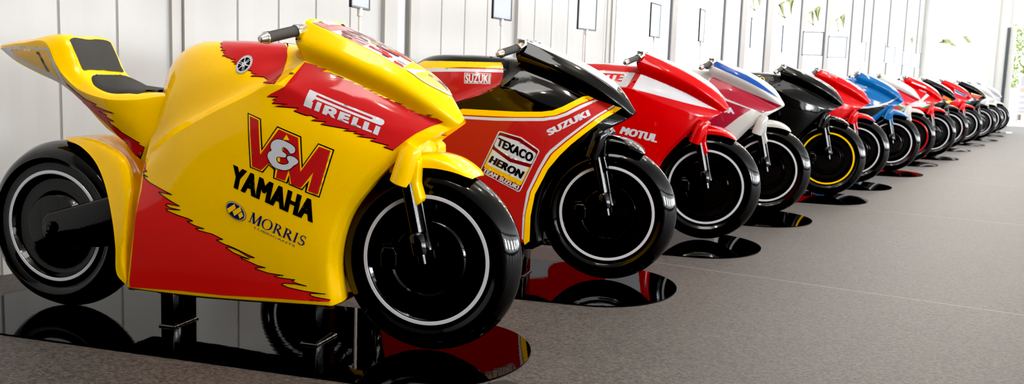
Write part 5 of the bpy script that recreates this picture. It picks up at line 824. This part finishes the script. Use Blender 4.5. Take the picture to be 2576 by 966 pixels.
# ---------------------------------------------------------------- the row
ROW = [
    # body, tank, tail, front fender, rear fender, stripe, screen, plate shift, description
    dict(body='yellow', tank='yellow', fender='yellow', stripe='white', screen='flames', dy=0, label='yellow and red racing motorcycle with torn-edge flashes and amber number panels'),
    dict(body='black', tank='black', fender='black', stripe='white', screen='pale', dy=.1, label='black racing motorcycle with brick-red sides edged in yellow and white stripes'),
    dict(body='red3', tank='red', fender='red3', stripe='white', screen='clear', dy=.16, label='bright red racing motorcycle with a white wedge along the cowl'),
    dict(body='pearl', tank='pearl', fender='pearl', stripe='white', screen='clear', dy=.15, label='white racing motorcycle with a blue cowl stripe over wine-red side panels'),
    dict(body='black', tank='black', fender='black', stripe='yellow', screen=None, dy=.16, label='plain black racing motorcycle with yellow rings on its wheels'),
    dict(body='red3', tank='red3', fender='red3', stripe='white', screen=None, dy=.16, label='all-red racing motorcycle between the plain black one and the blue one'),
    dict(body='azure', tank='azure', fender='azure', stripe='white', screen='pale', dy=.16, label='blue racing motorcycle with black lower panels under a white line'),
    dict(body='pearl', tank='pearl', fender='pearl', stripe='red3', screen='pale', dy=.16, label='white racing motorcycle with crimson sides and red wheel rings beside the blue one'),
    dict(body='red3', tank='red3', fender='red3', stripe='white', screen='clear', dy=.16, label='red racing motorcycle with white chevron and bars on its flank'),
    dict(body='black', tank='black', fender='black', stripe='white', screen='clear', dy=.16, label='black racing motorcycle with an orange flash and yellow badge'),
    dict(body='red3', tank='red3', fender='red3', stripe='white', screen='pale', dy=.16, label='red racing motorcycle with a blue and white wedge on its nose'),
    dict(body='black', tank='black', fender='black', stripe='white', screen='clear', dy=.16, label='black racing motorcycle with orange-red and teal patches low on its side'),
    dict(body='pearl', tank='pearl', fender='pearl', stripe='white', screen='clear', dy=.16, label='off-white racing motorcycle second from the far glass end of the row'),
    dict(body='silver', tank='silver', fender='pearl', stripe='white', screen='pale', dy=.16, label='silver-grey racing motorcycle last in the row by the far doorway'),
]
plates = {}
trees = {}
for i, ((bx, by, deg), R) in enumerate(zip(BIKES, ROW)):
    root = thing('racing_motorcycle', R['label'], 'motorcycle', (bx, by, 0), math.radians(deg), 'racing motorcycles in the row')
    k = (R['dy'], .385 if i == 0 else .4)
    if k not in plates: plates[k] = plate(*k)
    link('base_plate', plates[k], root, ['plate'], 'glossy black base plate with rounded ends')
    for px in (-.918, -.376):
        p = link('stand_post', SH['stand_post'], root, ['black']); p.location = (px, 0, 0)
        link('weld_bead', SH['weld_bead'], p, ['weld'])
    parts = {}
    parts['fairing'] = link('fairing', SH['fairing'], root, [R['body']])
    parts['fuel_tank'] = link('fuel_tank', SH['fuel_tank'], root, [R['tank']])
    parts['tail_unit'] = link('tail_unit', SH['tail_unit'], root, [R['tank']])
    link('seat_pad', SH['seat_pad'], parts['tail_unit'], ['pad'], 'matte black seat pad')
    link('rear_fender', SH['rear_fender'], root, [R['fender']])
    link('front_fender', SH['front_fender'], root, [R['fender']])
    fw = link('front_wheel', SH['front_wheel'], root, ['tyre']); fw.location = (0, 0, HUB); fw.rotation_euler = (0, 0, math.radians(2.5))
    link('rim_stripe', SH['front_stripe'], fw, [R['stripe']], ('%s ring on the wheel' % {'white': 'white', 'yellow': 'yellow', 'red3': 'red'}[R['stripe']]))
    link('hub_ridge', SH['hub_ridge'], fw, ['tyre'])
    link('brake_caliper', SH['brake_caliper'], fw, ['tyre'])
    rw = link('rear_wheel', SH['rear_wheel'], root, ['tyre']); rw.location = (-WHEELBASE, 0, HUB)
    link('rim_stripe', SH['rear_stripe'], rw, [R['stripe']])
    link('swing_arm', SH['swing_arm'], root, ['tyre'])
    link('fork_leg', SH['fork_right'], root, ['tyre']); link('fork_leg', SH['fork_left'], root, ['tyre'])
    for tube, clamp, grip, end, collar in BARS:
        hb = link('handlebar', tube, root, ['black'])
        link('bar_clamp', collar if i == 0 else clamp, hb, ['chrome'], 'bright alloy clamp'); link('grip', grip, hb, ['rubber'], 'black rubber grip'); link('bar_end', end, hb, ['chrome'], 'polished bar end')
    link('nose_lip', SH['nose_lip'], parts['fairing'], ['white' if i == 0 else R['body']])
    link('belly_pan', SH['belly_pan'], root, ['black'])
    for bi, part, name, target, proj, label, both, layers in LIVERY:
        if bi != i: continue
        if target not in trees: trees[target] = tree_of([SH[n] for n in target])
        me, mats = livery_mesh(name, trees[target], proj, layers, both)
        if len(me.polygons): link(name, me, parts[part], mats, label)
    if R['screen']:
        me, mats = livery_mesh('screen_panel', trees.setdefault(('fairing',), tree_of([SH['fairing']])), 'top', screen_graphics(R['screen']), False)
        link('screen_panel', me, parts['fairing'], mats, 'streaked red and white windscreen panel' if R['screen'] == 'flames' else 'pale windscreen panel')

# ---------------------------------------------------------------- hall
PHI = math.radians(58.9)
D = Vector((math.cos(PHI), math.sin(PHI), 0)); N = Vector((math.sin(PHI), -math.cos(PHI), 0))
W0 = Vector((-2.11, 3.80, 0)); FZ = -.006; TOP = 3.6; END = 24.5
def wall_pt(s, out, z): return W0 + D * s + N * out + Vector((0, 0, z))
def strip_mesh(name, prof, z0, z1, mats_of=None):
    """Wall profile (s, projection) extruded upward."""
    bm = bmesh.new()
    a = [bm.verts.new(wall_pt(s, o, z0)) for s, o in prof]; b = [bm.verts.new(wall_pt(s, o, z1)) for s, o in prof]
    for i in range(len(prof) - 1):
        f = bm.faces.new([a[i], a[i + 1], b[i + 1], b[i]])
        if mats_of: f.material_index = mats_of(i)
    me = bpy.data.meshes.new(name); bm.to_mesh(me); bm.free()
    return me
def wall_box(bm, s0, s1, o0, o1, z0, z1):
    v = [bm.verts.new(wall_pt(s, o, z)) for s, o, z in ((s0, o0, z0), (s1, o0, z0), (s1, o1, z0), (s0, o1, z0), (s0, o0, z1), (s1, o0, z1), (s1, o1, z1), (s0, o1, z1))]
    for q in ((3, 2, 1, 0), (4, 5, 6, 7), (0, 1, 5, 4), (1, 2, 6, 5), (2, 3, 7, 6), (3, 0, 4, 7)): bm.faces.new([v[i] for i in q])
def to_mesh(bm, name):
    bmesh.ops.recalc_face_normals(bm, faces=bm.faces[:])
    me = bpy.data.meshes.new(name); bm.to_mesh(me); bm.free(); return me

# floor
bm = bmesh.new()
q = [wall_pt(-6, -.12, FZ), wall_pt(-6, 13.2, FZ), wall_pt(END + .3, 13.2, FZ), wall_pt(END + .3, -.12, FZ)]
bm.faces.new([bm.verts.new(p) for p in q])
struct('floor', to_mesh(bm, 'floor'), ['carpet'])
# ceiling
bm = bmesh.new(); bm.faces.new([bm.verts.new(Vector((p.x, p.y, TOP))) for p in reversed(q)])
struct('ceiling', to_mesh(bm, 'ceiling'), ['ceiling'])

# panelled stretch of the left wall, joints as real grooves with faint ribs between them
prof = [(-6, 0)]; grooves = []
x = -5.7
joints = [-.285 * k for k in range(20, 0, -1)] + [0.0, .285, .570, 1.28, 1.57, 1.86, 2.15, 3.08, 3.36, 3.65, 4.34, 4.62, 4.9, 5.2]
last = -6
for j in joints:
    for k in (1, 2, 3, 4):
        s = last + (j - last) * k / 5
        prof.append((s, .0012 if k % 2 else 0))
    prof += [(j - .007, 0), (j - .004, -.008), (j + .004, -.008), (j + .007, 0)]
    grooves.append(len(prof) - 3); last = j
prof += [(5.62, 0)]
gs = set(grooves)
me = strip_mesh('wall_left', prof, FZ, TOP, lambda i: 1 if i in gs else 0)
struct('wall_left', me, ['wall', 'groove'])

def trim(n, pieces, mats):
    bm = bmesh.new()
    for k, (s0, s1, o0, o1, z0, z1, mi) in enumerate(pieces):
        f0 = len(bm.faces); wall_box(bm, s0, s1, o0, o1, z0, z1); bm.faces.ensure_lookup_table()
        for f in bm.faces[f0:]: f.material_index = mi
    return struct('trim_%d' % n, to_mesh(bm, 'trim'), mats)
tn = 1
# posts of the panelled bays
for s, w in ((.92, .13), (2.615, .35), (4.06, .05), (5.70, .15)):
    pcs = [(s - w / 2, s + w / 2, -.005, .035, FZ, TOP, 0)]
    if w > .3: pcs = [(s - w / 2, s - .045, -.005, .03, FZ, TOP, 0), (s - .04, s + .075, -.03, .006, FZ, TOP, 2), (s + .082, s + w / 2, -.005, .034, FZ, TOP, 0), (s + .074, s + .083, -.03, .03, FZ, TOP, 1), (s - .047, s - .04, -.03, .02, FZ, TOP, 1)]
    elif w > .1: pcs = [(s - w / 2, s - .01, -.005, .02, FZ, TOP, 0), (s - .012, s - .004, .0, .012, FZ, TOP, 1), (s - .004, s + .028, -.005, .034, FZ, TOP, 0), (s + .028, s + .033, 0, .02, FZ, TOP, 1), (s + .033, s + w / 2, -.005, .028, FZ, TOP, 0)]
    else: pcs = [(s - w / 2, s + w / 2, -.005, .03, FZ, TOP, 0), (s + w / 2, s + w / 2 + .012, 0, .02, FZ, TOP, 1)]
    trim(tn, pcs, ['post', 'groove', 'alloy']); tn += 1
# glazed bays
posts = [(5.79, .03), (7.24, .17), (8.86, .06), (9.58, .22), (10.70, .30), (12.47, .24), (14.10, .34), (15.95, .10), (16.98, .08), (17.95, .26), (19.85, .30), (22.0, .32), (23.87, .2), (24.42, .16)]
wn = 1
for (a, wa), (b, wb) in zip(posts, posts[1:]):
    trim(tn, [(a - wa / 2, a - wa / 2 + .012, -.04, .02, FZ, TOP, 1), (a - wa / 2 + .012, a + wa / 2 - .015, -.04, .03, FZ, TOP, 0), (a + wa / 2 - .015, a + wa / 2, -.04, .012, FZ, TOP, 1)], ['mullion', 'gasket']); tn += 1
    s0, s1 = a + wa / 2, b - wb / 2
    bm = bmesh.new()
    for pc in ((s0, s1, -.03, .005, FZ, .09), (s0, s1, -.03, .005, TOP - .1, TOP), (s0, s0 + .025, -.03, .005, .09, TOP - .1), (s1 - .025, s1, -.03, .005, .09, TOP - .1)): wall_box(bm, *pc)
    w = struct('window_%d' % wn, to_mesh(bm, 'window'), ['alloy'])
    bm = bmesh.new(); bm.faces.new([bm.verts.new(wall_pt(s, -.015, z)) for s, z in ((s0, .09), (s1, .09), (s1, TOP - .1), (s0, TOP - .1))])
    link('window_pane', to_mesh(bm, 'window_pane'), w, ['glass'])
    if 10 < a < 15 or 9.4 < a < 9.7 or a > 21.5:
        lw = min(1.0, (s1 - s0) * .72); c = (s0 + s1) / 2
        def lt(u, v): return wall_pt(c + (u - .5) * lw, -.011, 1.80 + v * .36)
        bm = bmesh.new()
        for poly in ([(.06, .52), (.40, .74), (.42, .64), (.31, .56), (.52, .02), (.40, .02), (.20, .5), (.06, .42)],
                     [(.42, .80), (.86, 1.0), (.90, .86), (.74, .78), (.86, .25), (.74, .25), (.60, .72), (.44, .66)],
                     [(.0, .34), (.08, .14), (.26, .06), (.55, .04), (.98, .0), (.55, .08), (.28, .12), (.12, .2)]):
            bm.faces.new([bm.verts.new(lt(*p)) for p in poly])
        bmesh.ops.triangulate(bm, faces=bm.faces[:])
        link('window_lettering', to_mesh(bm, 'window_lettering'), w, ['film'], 'reversed slanted double-T logo on the glass')
    wn += 1
trim(tn, [(24.34, 24.5, -.04, .04, FZ, TOP, 0)], ['post']); tn += 1

# end wall, square to the row: a wide pane, a white pillar, a doorway
E0 = W0 + D * END
def end_pt(t, o, z): return E0 + N * t - D * o + Vector((0, 0, z))
def end_box(bm, t0, t1, o0, o1, z0, z1):
    v = [bm.verts.new(end_pt(t, o, z)) for t, o, z in ((t0, o0, z0), (t1, o0, z0), (t1, o1, z0), (t0, o1, z0), (t0, o0, z1), (t1, o0, z1), (t1, o1, z1), (t0, o1, z1))]
    for q in ((3, 2, 1, 0), (4, 5, 6, 7), (0, 1, 5, 4), (1, 2, 6, 5), (2, 3, 7, 6), (3, 0, 4, 7)): bm.faces.new([v[i] for i in q])
bm = bmesh.new(); end_box(bm, 2.06, 13.2, -.08, 0, 2.52, TOP); end_box(bm, 4.2, 13.2, -.08, 0, FZ, 2.52)
struct('wall_back', to_mesh(bm, 'wall_back'), ['wall'])
bm = bmesh.new()
for pc in ((.0, .16, -.03, .03, FZ, TOP), (.16, 1.66, -.03, .01, FZ, .1), (.16, 1.66, -.03, .01, TOP - .1, TOP)): end_box(bm, *pc)
w = struct('window_%d' % wn, to_mesh(bm, 'window'), ['post'])
bm = bmesh.new(); bm.faces.new([bm.verts.new(end_pt(t, -.01, z)) for t, z in ((.16, .1), (1.66, .1), (1.66, TOP - .1), (.16, TOP - .1))])
link('window_pane', to_mesh(bm, 'window_pane'), w, ['glass'])
bm = bmesh.new()
for poly in ([(.40, 2.04), (.56, 2.02), (.68, 2.03), (.76, 1.96), (.90, 1.96), (.70, 2.13), (.86, 2.145), (.86, 2.15), (.50, 2.15), (.56, 2.13), (.62, 2.07), (.40, 2.05)],
             [(1.00, 2.24), (1.26, 2.235), (1.26, 2.225), (1.10, 2.21), (1.24, 2.05), (1.12, 2.05), (.98, 2.21)]):
    bm.faces.new([bm.verts.new(end_pt(t, -.006, z)) for t, z in poly])
bmesh.ops.triangulate(bm, faces=bm.faces[:])
link('window_lettering', to_mesh(bm, 'window_lettering'), w, ['film'], 'slanted double-T logo on the end pane')
bm = bmesh.new(); end_box(bm, 1.66, 1.80, -.05, .06, FZ, TOP); end_box(bm, 1.80, 2.06, -.05, .02, FZ, TOP)
struct('trim_%d' % tn, to_mesh(bm, 'trim'), ['post']); tn += 1
bm = bmesh.new()     # door frame and its dark edge
end_box(bm, 2.00, 2.075, .02, .05, FZ, 2.44); end_box(bm, 2.075, 2.20, -.06, .01, FZ, 2.5); end_box(bm, 4.05, 4.2, -.06, .01, FZ, 2.5); end_box(bm, 2.2, 4.05, -.06, .01, 2.42, 2.52)
for f in bm.faces[:6]: f.material_index = 1
struct('door_1', to_mesh(bm, 'door'), ['post', 'frame'])

# glazing behind the camera on the far side of the aisle (lights the row and shows in the paint)
def right_pt(s, o, z): return W0 + D * s + N * (13.0 - o) + Vector((0, 0, z))
bm = bmesh.new()
def rbox(s0, s1, z0, z1, o0=0, o1=.08):
    v = [bm.verts.new(right_pt(s, o, z)) for s, o, z in ((s0, o0, z0), (s1, o0, z0), (s1, o1, z0), (s0, o1, z0), (s0, o0, z1), (s1, o0, z1), (s1, o1, z1), (s0, o1, z1))]
    for q in ((3, 2, 1, 0), (4, 5, 6, 7), (0, 1, 5, 4), (1, 2, 6, 5), (2, 3, 7, 6), (3, 0, 4, 7)): bm.faces.new([v[i] for i in q])
rbox(-6, END + .3, FZ, .5); rbox(-6, END + .3, 3.35, TOP)
s = -6
while s < END + .3:
    rbox(s, s + .32, .5, 3.35); s += 1.66
struct('wall_right', to_mesh(bm, 'wall_right'), ['drape'])
bm = bmesh.new()
v = [bm.verts.new(wall_pt(-6, o, z)) for o, z in ((-.12, FZ), (13.2, FZ), (13.2, TOP), (-.12, TOP))]; bm.faces.new(v)
struct('wall_front', to_mesh(bm, 'wall_front'), ['drape'])

# ground outside, bush and notice board beyond the doorway
bm = bmesh.new(); bm.faces.new([bm.verts.new(end_pt(t, o, -.02)) for t, o in ((-20, -.2), (30, -.2), (30, -40), (-20, -40))])
g = plain('pale_paving', (205, 205, 200), .9, .05); M['paving'] = g
struct('trim_%d' % tn, to_mesh(bm, 'paving'), ['paving']); tn += 1
bush = thing('leafy_bush', 'leafy green bush outside beyond the open doorway', 'bush', end_pt(2.15, -6.0, -.02))
bm = bmesh.new()
for k in range(3600):
    a = rnd.uniform(0, 2 * math.pi); zz = rnd.uniform(1.0, 3.2); r = .8 * math.sqrt(max(.05, 1 - ((zz - 2.0) / 1.25) ** 2)) * rnd.uniform(.55, 1)
    p = Vector((r * math.cos(a), r * math.sin(a), zz)); u = Vector((rnd.gauss(0, 1), rnd.gauss(0, 1), rnd.gauss(0, 1))).normalized() * .055; v_ = u.cross(Vector((rnd.gauss(0, 1), rnd.gauss(0, 1), rnd.gauss(0, 1)))).normalized() * .028
    bm.faces.new([bm.verts.new(p + u), bm.verts.new(p + v_), bm.verts.new(p - u), bm.verts.new(p - v_)])
link('foliage', to_mesh(bm, 'foliage'), bush, ['leaf'])
bm = bmesh.new(); rod(bm, [((0, 0, 0), .06), ((.03, .02, 1.0), .045), ((0, 0, 1.9), .02)], 10)
M['bark'] = plain('bark', (96, 78, 60), .9, .3)
link('stem', finish(bm, 'stem'), bush, ['bark'])
bd = thing('notice_board', 'white notice board with grey and red bars of print outside the doorway', 'notice board', end_pt(2.75, -.75, -.02))
bm = bmesh.new()
def ebox(bm, t0, t1, o0, o1, z0, z1):
    c0 = end_pt(2.75, -.75, -.02)
    end_box(bm, t0, t1, o0, o1, z0, z1); bm.verts.ensure_lookup_table()
    for vv in bm.verts[-8:]: vv.co -= c0
ebox(bm, 2.32, 3.3, -.75, -.72, .28, 1.32); link('panel', to_mesh(bm, 'panel'), bd, ['white'])
for t0 in (2.34, 3.24):
    bm = bmesh.new(); ebox(bm, t0, t0 + .04, -.79, -.75, -.0, 1.3); link('leg', to_mesh(bm, 'leg'), bd, ['alloy'])
bm = bmesh.new()
for z, hgt, mi in ((1.02, .24, 0), (.86, .10, 1), (.71, .05, 0), (.56, .05, 0), (.42, .05, 0), (.33, .05, 0)):
    n0 = len(bm.faces); ebox(bm, 2.38, 3.22, -.72, -.716, z, z + hgt); bm.faces.ensure_lookup_table()
    for f in bm.faces[n0:]: f.material_index = mi
link('printed_bars', to_mesh(bm, 'printed_bars'), bd, ['print', 'printr'])

# black tape on the carpet by the first base plate
bm = bmesh.new()
p0, dr = Vector((-.10, 2.775, 0)), Vector((.76, -.65, 0)); nr = Vector((-.65, -.76, 0))
for z in (FZ + .0006, FZ + .002):
    pass
vs = [bm.verts.new(p + Vector((0, 0, FZ + .0015))) for p in (p0 + dr * .135, p0 + dr * 1.6, p0 + dr * 1.6 + nr * .062, p0 + dr * .115 + nr * .062)]
bm.faces.new(vs)
r = bmesh.ops.extrude_face_region(bm, geom=bm.faces[:])
for vv in [x for x in r['geom'] if isinstance(x, bmesh.types.BMVert)]: vv.co.z = FZ + .0002
tag(link('floor_tape', to_mesh(bm, 'floor_tape'), None, ['tape']), 'strip of black tape on the carpet running out from under the first base plate', 'tape')

# ---------------------------------------------------------------- sign stands
SIGNS = [(-0.629, 3.767, 1.133, 80, 0.238, 0.109), (-0.084, 4.892, 1.171, 66, 0.248, 0.114), (0.421, 5.796, 1.176, 57, 0.24, 0.115), (0.999, 6.906, 1.191, 64, 0.247, 0.118), (1.392, 7.174, 1.181, 69, 0.247, 0.109), (2.264, 9.187, 1.222, 74, 0.285, 0.121), (2.682, 9.578, 1.199, 72.5, 0.268, 0.114),
         (3.354, 10.745, 1.211, -10, 0.27, 0.115), (4.012, 11.859, 1.224, -14, 0.27, 0.115), (4.784, 13.164, 1.221, -73, 0.27, 0.115), (5.591, 14.56, 1.259, -72, 0.282, 0.116), (5.978, 15.162, 1.254, -66, 0.269, 0.115), (6.888, 16.68, 1.264, -74, 0.268, 0.114), (7.551, 17.842, 1.259, -80, 0.27, 0.115)]
SL = ['pale sign on a thin white pole directly behind the yellow cowl',
      'pale sign on a white pole behind the handlebar of the striped black motorcycle',
      'pale sign on a thin white pole beside the last wall panel before the windows',
      'narrow sign turned nearly edge-on in front of the first window, above the red handlebar',
      'thin dark-edged sign on a pole above the handlebar of the blue-striped white motorcycle',
      'sign seen as one dark line above the tank of the plain black motorcycle',
      'sign seen as one dark line above the plain black cowl',
      'square white sign facing front, the first of the two above the red and blue motorcycles',
      'square white sign facing front, standing above the blue cowl',
      'white sign turned aside, above the white and crimson motorcycle',
      'tall white sign turned aside, the first of two overlapping before a window post',
      'white sign overlapping a window post above the chevroned red motorcycle',
      'small faint white sign second from the end pane',
      'small faint white sign nearest the end pane']
for (x, y, zb, yaw, hh, w2), lb in zip(SIGNS, SL):
    t = thing('sign_stand', lb, 'sign', (x, y, FZ), math.radians(yaw), 'sign stands along the row')
    zb = zb - FZ
    bm = bmesh.new()
    for lo, hi in (((-w2, -.006, zb), (-w2 + .008, .006, zb + hh)), ((w2 - .008, -.006, zb), (w2, .006, zb + hh)), ((-w2, -.006, zb), (w2, .006, zb + .008)), ((-w2, -.006, zb + hh - .008), (w2, .006, zb + hh))): box(bm, lo, hi, .001, 1)
    link('sign_frame', finish(bm, 'sign_frame'), t, ['frame'])
    bm = bmesh.new(); box(bm, (-w2 + .008, -.003, zb + .008), (w2 - .008, .003, zb + hh - .008)); link('sign_sheet', finish(bm, 'sign_sheet'), t, ['sheet'])
    bm = bmesh.new(); rod(bm, [((0, 0, .008), .0065), ((0, 0, zb - .03), .0065), ((0, 0, zb - .028), .011), ((0, 0, zb + .004), .011)], 14); link('sign_pole', finish(bm, 'sign_pole'), t, ['acrylic'])
    bm = bmesh.new(); rod(bm, [((0, 0, 0), .095), ((0, 0, .006), .095), ((0, 0, .009), .08), ((0, 0, .010), .02)], 32); link('sign_base', finish(bm, 'sign_base'), t, ['acrylic'])

# ---------------------------------------------------------------- light
w = bpy.data.worlds.new('bright_day'); bpy.context.scene.world = w; w.use_nodes = True
bg = w.node_tree.nodes['Background']; bg.inputs['Color'].default_value = (.95, .98, 1, 1); bg.inputs['Strength'].default_value = 5.2
def area(name, loc, size, sy, energy, rot, col=(1, 1, 1)):
    l = bpy.data.lights.new(name, 'AREA'); l.shape = 'RECTANGLE'; l.size = size; l.size_y = sy; l.energy = energy; l.color = col
    o = bpy.data.objects.new(name, l); C.objects.link(o); o.location = loc; o.rotation_euler = rot; return o
for k, s in enumerate((-1, 3.5, 8, 12.5, 17, 21.5)):  # unseen soft fill lamps added under the ceiling
    area('ceiling_light_panel', wall_pt(s, 2.8, TOP - .05), 2.6, 1.0, 64 if s < 0 else 22, (0, 0, PHI), (1, .98, .95))
for k in range(9):  # fill lamps added inside the right-hand openings to brighten the motorcycles' sides
    a = area('window_daylight', right_pt(-3.9 + 1.66 * 2 * k + .99, .2, 1.7), 1.5, 1.5, 200, (0, 0, 0), (.97, .99, 1))
    a.rotation_euler = (-(N + Vector((0, 0, .12)))).to_track_quat('-Z', 'Y').to_euler()
for row, o in enumerate((1.9, 3.4)):
    for k in range(12):
        l = bpy.data.lights.new('ceiling_spot', 'POINT'); l.energy = 26; l.shadow_soft_size = .065; l.color = (1, .9, .75)
        ob = bpy.data.objects.new('ceiling_spot', l); C.objects.link(ob); ob.location = wall_pt(-1 + k * 2.1, o, TOP - .3)

# ---------------------------------------------------------------- camera
cam = bpy.data.cameras.new('camera'); co = bpy.data.objects.new('camera', cam); C.objects.link(co)
cam.sensor_width = 36; cam.lens = 2348.7 * 36 / 2576; cam.clip_end = 300
pit, rol = .127076, .034460
fwd = Vector((0, math.cos(pit), -math.sin(pit))); rt = Vector((1, 0, 0)); up = rt.cross(fwd)
r2 = rt * math.cos(rol) + up * math.sin(rol); u2 = up * math.cos(rol) - rt * math.sin(rol)
mt = Matrix((r2, u2, -fwd)).transposed().to_4x4(); mt.translation = Vector((0, 0, .90279))
co.matrix_world = mt
cam.dof.use_dof = True; cam.dof.focus_distance = 3.1; cam.dof.aperture_fstop = 6.3
bpy.context.scene.camera = co
vs_ = bpy.context.scene.view_settings
vs_.view_transform = 'Standard'; vs_.look = 'None'; vs_.exposure = .02
vs_.use_curve_mapping = True
vs_.curve_mapping.black_level = (.006, .006, .006)
vs_.curve_mapping.update()
